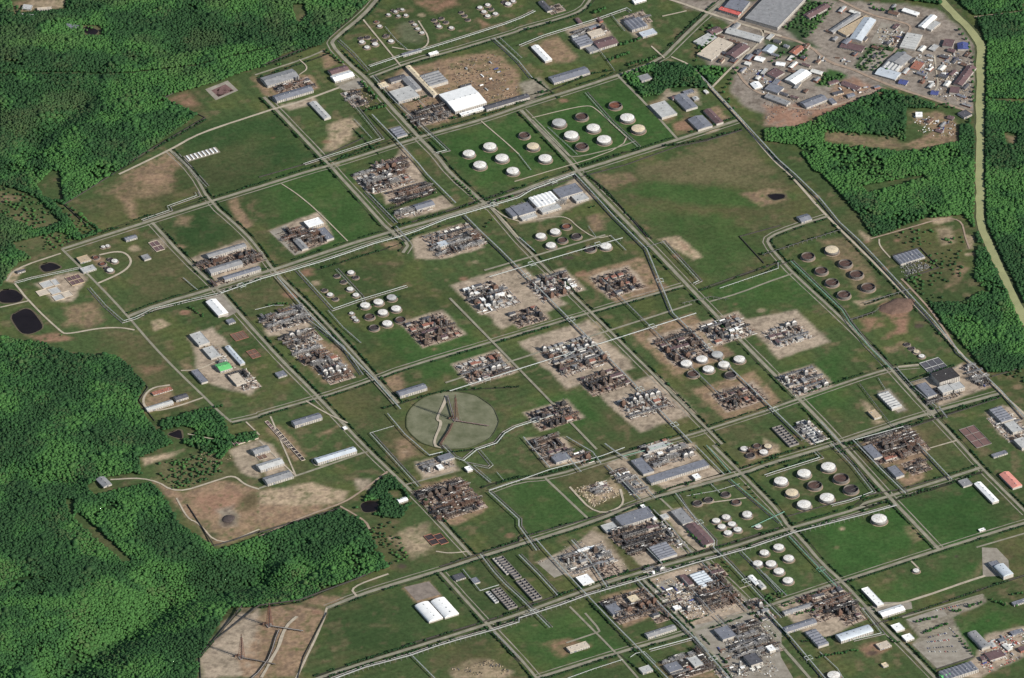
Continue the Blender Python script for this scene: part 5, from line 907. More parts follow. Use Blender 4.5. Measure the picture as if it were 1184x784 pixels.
RK = [
 ('B1 80,470 220,635 360,775 C1 372,0 520,150 640,285',4.5,6,'pipewhite','white pipe rack down the main cross street left of the centre',220), ('C1 580,305 660,400 770,495 830,480',3.5,5,'pipewhite','white pipe rack along the left rim of the disc clearing',120),
 ('B1 485,82 625,225',3,4,'pipewhite','double white pipe rack beside the sandy block',0), ('A1 380,420 460,515 550,627 405,675 200,742',2.5,4,'pipewhite','thin white pipe line bending around the bare earth lot',0), ('A1 430,540 510,628',2,3,'pipewhite','short white branch line right of the bare earth',0),
 ('A1 510,518 620,632 720,740 760,790 B1 890,135',4.5,6,'pipewhite','white pipe rack from the workshop crossing to the main street',150), ('B1 930,190 1010,270 1090,345 PX 640,350 720,430 800,512',5,6,'pipewhite','white pipe rack entering the centre from the main street',160),
 ('A1 510,342 600,445 720,560 848,680 800,692',3,5,'pipewhite','white pipe line running past the stone yard workshop',0), ('A1 720,450 810,545',2.5,4,'pipewhite','short white line in front of the white hall',0),
 ('A1 500,302 640,255 780,215 940,165 1110,110 1190,80 A2 75,50',3.5,5,'pipewhite','white pipe rack along the upper tank road',130), ('A1 365,180 430,240 500,318',2.5,4,'pipewhite','thin pipe line along the north gate avenue',0), ('A1 570,120 620,180 672,225',2.2,4,'pipewhite','pipe line through the north bend tank farm',0),
 ('A1 1060,172 1120,225 1176,278 A2 60,352',4,5,'pipewhite','white pipe rack right of the demolition yard',0), ('A1 1085,165 1176,250 1190,262',2.5,5,'pipewhite','second white pipe line right of the demolition yard',0), ('A2 0,205 110,160 200,132 350,85 490,35 510,50',3,5,'pipewhite','white pipe line around the far brown pads',0), ('A2 415,60 480,140',2.5,4,'pipewhite','short pipe line between the far brown pads',0), ('A2 365,225 435,320',2.5,4,'pipewhite','pipe line crossing the tree belt',0),
 ('B0 1000,545 1190,478 B1 150,440 280,402 400,362 520,320 640,287 715,262 850,207 950,178 1176,112 B2 60,75 250,5',4,6,'pipewhite','longest white pipe rack beside the main works street',110),
 ('B0 408,518 480,600 560,670 610,655 690,615 750,600 900,565 990,545',2.6,4,'pipewhite','white pipe line bending past the field crossing',120), ('B0 70,500 150,478 370,432',2.4,3,'pipewhite','thin pipe line above the basins',130), ('B0 935,62 880,0 A0 790,690',2.4,3,'pipewhite','thin line beside the field lane',0), ('B0 885,88 892,102 758,150 768,168 640,212',2.4,3,'pipewhite','zigzag thin pipe line above the perimeter street',0),
 ('B0 830,475 895,530',3,3,'pipewhite','short pale line by the lowest grey hall',0), ('B1 310,622 380,700 460,770',3.2,4,'pipewhite','white pipe line at the lower edge of the old farm',0), ('B1 175,440 335,615 450,575 PX 470,330',2.6,4,'pipewhite','white pipe line framing the old farm',0), ('B1 345,435 460,560 470,590',2.4,3,'pipewhite','inner pipe line of the old farm',0),
 ('B1 150,590 230,670 380,784 C1 470,130',3.4,5,'pipegrey','dull pipe rack beside the row of tan plants',0), ('B1 620,240 680,310',5,7,'pipegrey','dull pipe bridge over the works junction',0),
 ('B2 250,0 330,85 430,195 580,345 PX 778,362 860,440 930,508',5,6,'pipewhite','white pipe rack along the avenue beside the big field',170), ('B2 650,308 735,400 816,488 790,500',3,5,'pipewhite','white pipe line at the foot of the big field',0), ('B2 910,522 940,512 1176,432 B3 60,400',2.6,4,'pipewhite','pipe line under the dark field wall',0), ('B2 415,282 485,350',3,4,'pipewhite','short white line right of the laboratory tanks',0), ('B2 0,290 70,352',4,5,'pipewhite','white pipe rack left of the laboratory tanks',0), ('B2 315,240 350,290',2.4,3,'pipewhite','tiny line by the laboratory tanks',0),
 ('A2 828,345 870,390 1000,530 1176,722 A3 140,790 B3 250,112 340,222 430,305 520,400 650,540 760,660 860,780 C3 880,30 950,85 1080,210 1184,330',5,6,'pipewhite','very long white pipe rack along the eastern lane',240), ('B3 120,400 240,515 350,620 PX 982,372 C3 470,0 575,105',4,6,'pipegreen','greenish pipe rack left of the brown tank group',0),
 ('A2 130,575 265,700',2.5,3,'pipewhite','pipe line in the bright green compound',0), ('A2 300,420 420,555 540,665',2.5,3,'pipewhite','pipe line left of the rust-red tank',0), ('A2 0,700 55,770',3,3,'pipewhite','pipe stub on the left compound rim',0),
 ('C1 500,395 600,505 720,637',2.8,4,'pipewhite','white pipe line along the lower meadow road',0), ('C1 500,395 610,362',2.0,3,'pipewhite','thin line leaving the meadow road',0), ('C1 830,450 885,505 925,520 985,470 1075,440 1112,395 1160,368 PX 640,480',4,5,'pipewhite','white pipe rack curling under the disc clearing',70), ('C1 1000,470 1060,540 1040,555 970,540 1050,610',2.4,3,'pipewhite','square pipe maze right of the disc clearing',0), ('C1 920,515 1050,620',2.6,4,'pipewhite','pipe line down from the disc clearing',0), ('C1 1075,570 1110,612',2.4,3,'pipewhite','short stub line beside the brown drums',0),
 ('C1 1040,660 1100,715 1176,785 D1 1176,95 D2 80,205',4.5,6,'pipewhite','white pipe rack down to the beige block',150), ('C1 1040,655 1176,610 C2 140,560 370,500 480,460',3.2,5,'pipewhite','white pipe line on the upper side of the plant street',0), ('D1 1000,222 1060,300 1110,355 1176,415 D2 140,555',4,6,'pipewhite','white pipe rack past the cooler rows',90), ('D1 922,290 1000,388 1085,362',3,4,'pipewhite','white pipe corner left of the cooler rows',0),
 ('D1 330,790 480,735 680,682 800,640 900,610 1080,560 1176,530 D2 0,512 180,455 310,408 560,335 800,262 900,235 1060,190 1176,150 D3 130,125 460,40 600,0',6,8,'pipegrey','widest pipe rack along the lowest main street',230), ('D1 680,670 800,790',4,5,'pipewhite','white pipe branch at the bottom brown patch',0), ('D1 1060,575 1176,690',4,5,'pipegrey','dull pipe rack beside the bottom cross street',0),
 ('D2 75,152 140,225 300,398 430,535 520,625 680,790',5,6,'pipewhite','white pipe rack from the beige block past the rusty plant',190), ('D2 238,158 320,250 400,372',4.5,6,'pipewhite','white pipe rack between beige block and plant',0), ('D2 530,330 640,450 800,605 960,790',5.5,7,'pipewhite','white pipe rack along the big concrete yard',170), ('D2 0,225 90,315 175,408',4.5,5,'pipewhite','white pipe rack at the left of the beige block',0), ('D2 610,20 700,110 780,215',4,5,'pipegrey','dull pipe rack by the dark plant',0), ('D2 560,175 650,265',4,6,'pipewhite','white pipe rack inside the dark plant',0),
 ('C2 400,540 550,695',3.5,5,'pipewhite','white pipe line right of the scrubby pit',0), ('C2 710,668 800,784 D2 750,0 885,160 882,192 960,270 1100,420 1190,510',4,6,'pipewhite','white pipe rack zigzagging past the maroon shed',130), ('C2 20,412 140,550',4,6,'pipewhite','white pipe rack left of the brick plant',0), ('C2 210,490 282,570',4,6,'pipewhite','short pipe rack right of the brick plant',0), ('C2 215,410 335,480 372,532',4,6,'pipewhite','pipe rack beside the green strip',0), ('C2 390,442 440,480 490,512',6,7,'pipewhite','broad white pipe bridge below the centre',0), ('C2 530,590 618,688',3.2,5,'pipewhite','white pipe line left of the tan courtyard',0), ('C2 470,500 700,440',3,6,'pipegreen','green pipe line above the tan courtyard plant',0),
 ('C2 800,450 930,582',3.5,5,'pipewhite','white pipe rack beside the green pipes',0), ('C2 850,450 960,575',4.5,5,'pipegreen','broad green pipe rack right of the tan courtyard',0), ('C2 960,605 1060,690 1190,800',3.6,5,'pipegreen','green pipe rack past the small tank yard',0), ('C2 870,625 910,665',2.6,4,'pipewhite','tiny white line on the green strip',0), ('C2 760,680 900,655 1000,625',2.4,3,'pipewhite','thin line at the top of the small tank yard',0),
 ('D3 110,140 180,215 330,372',4.5,5,'pipegreen','green pipe rack beside the round tank pen',90), ('D3 -10,460 120,600 280,790',4.5,6,'pipewhite','white pipe rack along the lower rusty plant',160), ('D3 440,465 530,580 400,610',3,4,'pipewhite','white pipe corner by the lower rusty plant',0), ('D3 0,310 100,410',3.2,4,'pipewhite','white pipe line left of the round tank pen',0), ('D3 250,665 330,740 360,790',2.6,3,'pipewhite','thin pipe line across the bottom lawn',0), ('D3 -60,100 90,30',3.4,4,'pipegreen','green pipe line at the left of the round tanks',0),
 ('D2 220,785 340,742 470,700',3,4,'pipewhite','white pipe line on the bottom green lot',0), ('D2 590,655 700,625 800,598 810,610 860,665',3.4,5,'pipewhite','white pipe line above the bottom plant',0), ('D2 505,690 530,672 570,665 620,715',2.6,3,'pipewhite','curling white pipe on the small lawn',0), ('D2 1010,210 1090,290 1190,400',3.2,5,'pipewhite','white pipe line left of the round tank pen lawn',0), ('D2 740,330 880,490',3.4,6,'pipegrey','dull pipe rack in the big concrete yard',0), ('D2 830,260 1040,480',4,6,'pipegrey','dull pipe rack on the right of the big concrete yard',0), ('D2 890,500 960,570 1100,720',4,6,'pipegrey','dull pipe rack in the lower concrete yard',0),
 ('C3 255,345 345,440',4,6,'pipewhite','white pipe rack beside the trellis rows',0), ('C3 300,440 400,545 490,660 380,700 300,720',3.2,5,'pipewhite','white pipe line framing the lower farm',0), ('C3 640,385 760,510 850,605',4,6,'pipewhite','white pipe rack right of the rusty east plant',0), ('C3 400,425 530,560 640,668',4.5,6,'pipewhite','white pipe rack left of the rusty east plant',0), ('C3 0,585 60,565 250,505 225,480',2.6,4,'pipewhite','thin pipe line on top of the lower farm',0), ('C3 430,170 560,340 600,380',2.4,4,'darksteel','dark pipe line over the grassy plot',0), ('C3 660,165 760,135 870,95',4,7,'darksteel','dark pipe bridge before the power house',0), ('C3 790,275 828,325',5,7,'pipegrey','dull pipe bridge over the road below the power house',0), ('C3 515,145 550,200',2.4,3,'pipewhite','short line at the ribbed pump hall',0), ('C3 410,425 630,365',4,7,'pipewhite','white pipe bridge above the rusty east plant',0), ('C3 600,100 680,190 780,275',3,4,'pipewhite','white line along the power house road',0),
 ('B3 385,665 500,628 520,610',2.6,6,'darksteel','dark pipe line at the red earth mound',0), ('B3 450,588 660,525',3,6,'darksteel','dark pipe bridge above the red earth mound',0), ('B3 -10,370 120,328 350,255',2.6,6,'darksteel','dark pipe line above the brown tank group',0), ('B2 580,335 660,310',3,6,'darksteel','dark pipe bridge on the avenue',0), ('B2 740,590 870,560 950,572',3,6,'darksteel','dark pipe bridge at the field junction',0),
 ('B1 -20,620 60,600 110,600',2,3,'pipewhite','short line on the dry field corner',0), ('PX 566,320 664,291 720,275',4,6,'pipewhite','upper white pipe rack of the works centre',120), ('PX 520,452 605,425 704,394 805,362',4.5,6,'pipewhite','middle white pipe rack of the works centre',120), ('PX 696,322 776,401 838,462',4,6,'pipegrey','dull pipe rack crossing the works centre',0),
]
def run_beside(txt, off, lb):
    P = [ground(a, b, 1.2) for a, b in pix(txt)]
    if sum(math.hypot(b[0]-a[0], b[1]-a[1]) for a, b in zip(P[:-1], P[1:])) < 150: return
    Q = offset_path(P, off); q0 = Q[0].copy(); Q = Q - q0; o = thing('pipe_run', q0[0], q0[1]); tag(o, lb, 'pipe run', 'low pipe runs of the works')
    for k in (-.9, .2, 1.0):
        mb = MB(); R = offset_path([tuple(q) for q in Q], k)
        for a, b in zip(R[:-1], R[1:]): mb.tube((*a, 1.2), (*b, 1.2), .3, 5)
        link('pipe', mb.mesh('pipe', 'pipegrey' if k < 1 else 'rust'), o)
    sl = MB()
    for a, b in zip(Q[:-1], Q[1:]):
        L = float(np.linalg.norm(b - a)); u = (b - a) / max(L, 1e-6)
        for i in range(int(L / 9) + 1): c = a + u * min(L, i * 9 + 3); sl.box(c[0], c[1], 0, .9, .6, 3, math.atan2(u[1], u[0]))
    link('sleeper', sl.mesh('sleeper', 'walldark'), o)
for q, (t, w, h, mt, lb, lp) in enumerate(RK):
    if len(lb.split()) <= 10 and 'dark' not in lb and ('works centre' not in lb): run_beside(t, (6.5 if q % 2 else -6.5), 'low dull pipe run beside the ' + lb)
for t, w, h, mt, lb, lp in RK: rack(t, w, h, mt, lb, loops=lp, npipes=5 if w >= 4.5 else 4 if w >= 3.4 else 3 if w > 2.5 else 2)

# ------------------------------------------------------------------ process plant
PROTO = {}
def p_frame(v, c):
    rnd = random.Random(v * 91 + len(c)); L = (18, 24, 15, 30)[v % 4]; W = (9, 11, 12, 8)[v % 4]; n = (2, 3, 2, 2)[v % 4]; h = n * 3.4; f = MB(); st = {'rust':'rust','brown':'brownsteel','grey':'steel','dark':'darksteel'}[c]
    nx = int(L / 6)
    for i in range(nx + 1):
        for s in (-1, 1): f.box(-L/2 + L*i/nx, s*W/2, 0, h + 1, .5, .5)
        for k in range(1, n + 1): f.box(-L/2 + L*i/nx, 0, k*3.4 - .5, k*3.4 - .02, .4, W - .5)
    for k in range(1, n + 1):
        for s in (-1, 1): f.box(0, s*W/2, k*3.4 - .45, k*3.4 - .03, L - .6, .36)
    out = [('frame', f, st, [])]
    for k in range(1, n + 1):
        d = MB(); w = L * rnd.uniform(.55, .95); d.box(rnd.uniform(-.5, .5) * (L - w), 0, k*3.4, k*3.4 + .15, w, W * rnd.uniform(.6, .92))
        out.append(('deck', d, 'darksteel' if c in ('dark', 'brown') and k == 1 else st, []))
    for i in range(rnd.randint(2, 4)):
        r = rnd.uniform(.8, 1.5); lx = rnd.uniform(4, 8); x = rnd.uniform(-L/2 + 4, L/2 - 4); y = rnd.uniform(-W/2 + 2, W/2 - 2); z = rnd.choice([n, n - 1]) * 3.4 + r + .3
        out.append(('vessel', MB().tube((x - lx/2, y, z), (x + lx/2, y, z), r, 10), rnd.choice(['silver', st, 'offwhite', 'steel', 'rust']), []))
    pw = MB()
    for i in range(9):
        x = rnd.uniform(-L/2, L/2); y = rnd.uniform(-W/2, W/2); z = rnd.uniform(1, h + 2)
        if rnd.random() < .6: pw.tube((-L/2 - 3, y, z), (L/2 + 3, y, z), .28, 5)
        else: pw.tube((x, y, .2), (x, y, h + 3), .35, 5)
    out.append(('pipework', pw, rnd.choice(['pipegrey', 'steel', st]), [])); return out
def p_column(v, c):
    r = (1.3, 1.9, 1.0, 2.4)[v % 4]; h = (10, 13, 8, 11)[v % 4]; st = {'rust':'rust','brown':'brownsteel','grey':'silver','dark':'darksteel','white':'offwhite'}[c]
    pl = MB()
    for k in range(3): pl.lathe([(r + .05, h*(.4+.25*k)), (r + 1.1, h*(.4+.25*k)), (r + 1.1, h*(.4+.25*k) + .2), (r + .05, h*(.4+.25*k) + .2)], 12)
    return [('shell', MB().lathe([(r*1.25, 0), (r*1.25, 2), (r, 2.6), (r, h), (r*.7, h + r*.5), (.02, h + r*.7)], 14), st, []), ('platform', pl, 'steel', []), ('ladder', MB().box(r + .5, 0, .2, h, .25, .6), 'steel', []), ('pipe', MB().tube((-r - .4, 0, .2), (-r - .4, 0, h + .4), .3, 6).tube((-r - .4, 0, h + .4), (0, 0, h + r*.7), .3, 6), 'pipegrey', [])]
def p_drum(v, c):
    r = (1.6, 1.3, 2.0)[v % 3]; L = (12, 9, 15)[v % 3]; st = {'rust':'rust','brown':'brownsteel','grey':'silver','dark':'darksteel','white':'white'}[c]; z = r + 1.2; m = MB()
    m.tube((-L/2, 0, z), (L/2, 0, z), r, 14); m.tube((-L/2 - r*.5, 0, z), (-L/2, 0, z), r*.55, 14, r); m.tube((L/2, 0, z), (L/2 + r*.5, 0, z), r, 14, r*.55)
    return [('shell', m, st, []), ('saddle', MB().box(-L*.3, 0, 0, z - r*.6, .8, r*1.6), 'walldark', []), ('saddle', MB().box(L*.3, 0, 0, z - r*.6, .8, r*1.6), 'walldark', []), ('manhole', MB().cyl(L*.1, 0, z + r - .1, z + r + .6, .5, n=8), 'steel', [])]
def p_heater(v, c):
    st = {'rust':'rust','brown':'brownsteel','grey':'steel','dark':'darksteel'}[c]; L, W, h = (12, 8, 9) if v % 2 else (9, 9, 11)
    b = MB().box(0, 0, 1.2, h, L, W); b.add([(-L/2,-W/2,h),(L/2,-W/2,h),(L/2,W/2,h),(-L/2,W/2,h),(-2,-1.5,h+3),(2,-1.5,h+3),(2,1.5,h+3),(-2,1.5,h+3)], [(3,2,1,0),(0,1,5,4),(1,2,6,5),(2,3,7,6),(3,0,4,7),(4,5,6,7)])
    lg = MB()
    for sx in (-1, 1):
        for sy in (-1, 1): lg.box(sx*(L/2-.6), sy*(W/2-.6), 0, 1.2, .7, .7)
    return [('firebox', b, st, []), ('footing', lg, 'walldark', []), ('stack', MB().cyl(0, 0, h + 2.9, h + 8, 1.2, .9, 12), 'darksteel' if v % 2 else 'rust', [('stack_cap', MB().cyl(0, 0, h + 8, h + 8.4, 1.15, n=12), 'steel')])]
def p_cooler(v, c):
    L = (22, 30, 16)[v % 3]; W = 6; st = {'rust':'rust','brown':'brownsteel','grey':'steel','dark':'darksteel'}[c]; f = MB(); n = int(L / 6)
    for i in range(n + 1):
        for s in (-1, 1): f.box(-L/2 + L*i/n, s*W/2, 0, 5.5, .4, .4)
    out = [('frame', f, 'steel', []), ('tube_deck', MB().box(0, 0, 5.5, 6.7, L + .4, W + .4), st, [])]
    for i in range(n): out.append(('fan', MB().cyl(-L/2 + L*(i+.5)/n, 0, 6.72, 7.3, 2.2, 2.0, 12), 'darksteel', [('fan_guard', MB().cyl(-L/2 + L*(i+.5)/n, 0, 7.3, 7.4, 1.2, n=8), 'steel')]))
    return out
def p_shed(v, c):
    L, W, h = ((12, 8, 5), (16, 9, 6), (9, 7, 4))[v % 3]; roof = {'white':'white','grey':'grey','dark':'darkgrey','brown':'maroon','rust':'brick'}[c]
    w = MB()
    for i in range(3): w.box(-L/2 + L*(i+.5)/3, -W/2 - .03, 1.4, 2.8, 1.8, .12)
    return [('wall', MB().box(0, 0, 0, h, L, W), 'wall', []), ('roof', MB().box(0, 0, h, h + .5, L + .6, W + .6), roof, [('roof_vent', MB().box(L*.2, 0, h + .5, h + 1.4, 1.4, 1.2), 'steel')]), ('window', w, 'glass', []), ('door', MB().box(L/2 + .04, 0, 0, 2.6, .14, 2.2), 'darkgrey', [])]
def p_bullet(v, c):
    st = {'white':'white','grey':'silver','rust':'rust','brown':'tankbrown','dark':'tankdark'}[c]; r = (3.2, 2.6, 4.0)[v % 3]; h = (6, 8, 5)[v % 3]
    return [('shell', MB().cyl(0, 0, 0, h, r, n=18), st, []), ('roof', MB().lathe([(r + .1, h), (r + .1, h + .12), (.02, h + r*.22)], 18), st, []), ('ladder', MB().box(r + .3, 0, 0, h + .8, .25, .7), 'steel', [])]
def p_exch(v, c):
    st = {'rust':'rust','brown':'brownsteel','grey':'silver','dark':'darksteel','white':'offwhite'}[c]; out = []; n = (4, 3, 5)[v % 3]; sl = MB()
    for i in range(n):
        y = (i - (n-1)/2) * 2.4; out.append(('shell', MB().tube((-4, y, 1.8), (4, y, 1.8), .75, 8).tube((-4.7, y, 1.8), (-4, y, 1.8), .95, 8), st, []))
        sl.box(-2.4, y, .2, 1.15, .5, 1.0); sl.box(2.4, y, .2, 1.15, .5, 1.0)
    out.append(('plinth', sl.box(0, 0, 0, .2, 10, n*2.4 + 1), 'walldark', [])); return out
KINDS = {'frame':('process_structure','process structure','process structure',p_frame,4), 'column':('process_column','process column','process column',p_column,4), 'drum':('process_drum','process drum','process drum',p_drum,3),
 'heater':('process_heater','fired heater','process heater',p_heater,2), 'cooler':('air_cooler','air cooler','air cooler',p_cooler,3), 'shed':('plant_shed','plant shed','shed',p_shed,3), 'bullet':('process_tank','process tank','process tank',p_bullet,3), 'exch':('heat_exchanger_bank','exchanger bank','heat exchangers',p_exch,3)}
CW = {'rust':'rusty','brown':'brown','grey':'grey','dark':'sooty dark','white':'white'}
MADE = {}
def item(kind, v, c, x, y, ang, place):
    if MADE.get(kind, 0) >= 285: kind = min(KINDS, key=lambda q: MADE.get(q, 0) * (1.5 if q in ('column', 'heater') else 1))
    MADE[kind] = MADE.get(kind, 0) + 1
    nm, ph, cat, fn, nv = KINDS[kind]; v %= nv
    if c == 'white' and kind in ('frame', 'heater', 'cooler'): c = 'grey'
    key = (kind, v, c)
    if key not in PROTO:
        PROTO[key] = [(a, mb.mesh(a, m), [(s[0], s[1].mesh(s[0], s[2])) for s in subs]) for a, mb, m, subs in fn(v, c)]
    o = thing(nm, x, y, 0.0, ang); put(o, PROTO[key]); tag_in(o, f'{CW[c]} {ph}', place, cat, cat + 's ' + place); return o
BLD = []   # footprints already taken (x, y, half size)
for o in list(COL.objects):
    if o.parent is None and o.get('category') and o.get('category') not in ('pipe rack', 'tree'):
        w = [c for c in o.children if c.name.startswith(('wall', 'shell'))]
        if w: BLD.append((o.location.x, o.location.y, max(w[0].dimensions.x, w[0].dimensions.y) * .38 + 4 if w[0].data else 5))
def unit(tile, cx, cy, la, lb, place, mix, seed, fill=.88, cell=(15, 11.5), skip=()):
    ox, oy = (0, 0) if tile == 'PX' else OFF[tile]; k = 1.0 if tile == 'PX' else K; sc = K if tile == 'PX' else 1.0
    x0, y0 = ground(ox + cx / k, oy + cy / k, 4); La = la * sc / 1.8 * 1.12; Lb = lb * sc / 1.345 * 1.12; rnd = random.Random(seed)
    na = max(1, int(La / cell[0])); nb = max(1, int(Lb / cell[1])); kinds = ['frame'] * 5 + ['column'] * 3 + ['drum'] * 3 + ['heater'] * 2 + ['cooler'] * 2 + ['shed'] * 2 + ['bullet'] * 2 + ['exch'] * 3
    FAM = [['frame','frame','frame','heater'], ['column','drum','exch','bullet'], ['frame','frame','cooler','shed'], ['drum','exch','exch','column'], ['cooler','cooler','frame','shed']]
    corners = [(x0 + AX[0]*u*La*.54 + BX[0]*v*Lb*.54, y0 + AX[1]*u*La*.54 + BX[1]*v*Lb*.54) for u, v in ((-1,-1),(1,-1),(1,1),(-1,1))]
    if fill > .55:
        m_ = MB().add([(cx_, cy_, .048 + seed * .0003) for cx_, cy_ in corners], [(0,1,2,3)]); me_ = m_.mesh('plot_slab', 'pad')
        if me_.polygons[0].normal.z < 0: me_.flip_normals()
        link('plot_slab', me_, kind='structure')
    for j in range(nb):
        fam = FAM[(j + seed) % 5]; kind = fam[0]; c = rnd.choice(mix)
        for i in range(na):
            if rnd.random() > fill: continue
            if rnd.random() < .45: kind = rnd.choice(fam); c = rnd.choice(mix)
            u = (-.5 + (i + .5) / na) * La + rnd.uniform(-1.2, 1.2); v = (-.5 + (j + .5) / nb) * Lb + rnd.uniform(-.8, .8)
            x = x0 + AX[0] * u + BX[0] * v; y = y0 + AX[1] * u + BX[1] * v
            if any(abs(x - bx) + abs(y - by) < br + 7 for bx, by, br in BLD): continue
            item(kind, rnd.randrange(12), c, x, y, ANG + (math.pi / 2 if rnd.random() < .12 else 0), place)
    # the uncounted small pipe runs, valves and kerbs on the plot
    mb = {c: MB() for c in set(mix)}
    La *= 1.08; Lb *= 1.08
    for _ in range(int(La * Lb / 21)):
        u = rnd.uniform(-.5, .5) * La; v = rnd.uniform(-.5, .5) * Lb; x = AX[0] * u + BX[0] * v; y = AX[1] * u + BX[1] * v; c = rnd.choice(mix); t = rnd.random(); a = ANG + rnd.choice([0, 0, math.pi / 2])
        if t < .55: l = rnd.uniform(4, 16); mb[c].box(x, y, rnd.uniform(.2, .6), rnd.uniform(.8, 1.6), l, rnd.uniform(.3, .8), a)
        elif t < .85: mb[c].box(x, y, 0, rnd.uniform(.6, 2.2), rnd.uniform(.8, 2.6), rnd.uniform(.8, 2.2), a)
        else: mb[c].cyl(x, y, 0, rnd.uniform(1.5, 5), rnd.uniform(.4, 1.1), n=7)
    o = bpy.data.objects.new('plant_clutter', None)
    V = MB(); me = None
    names = {'rust':'rust','brown':'brownsteel','grey':'steel','dark':'darksteel','white':'offwhite'}
    big = MB(); mi = []
    for q, (c, b) in enumerate(mb.items()): n0 = len(big.f); big.add(b.v, b.f); mi += [q] * (len(big.f) - n0)
    me = big.mesh('plant_clutter', None)
    for c in mb: me.materials.append(M[names[c]])
    me.polygons.foreach_set('material_index', mi); bpy.data.objects.remove(o)
    link('plant_clutter', me, loc=(x0, y0, .12), kind='stuff')
RB = ['rust', 'brown', 'brown', 'dark']; RG = ['rust', 'brown', 'grey', 'grey', 'dark', 'white']; GW = ['grey', 'grey', 'white', 'brown']; DK = ['dark', 'dark', 'brown', 'rust']
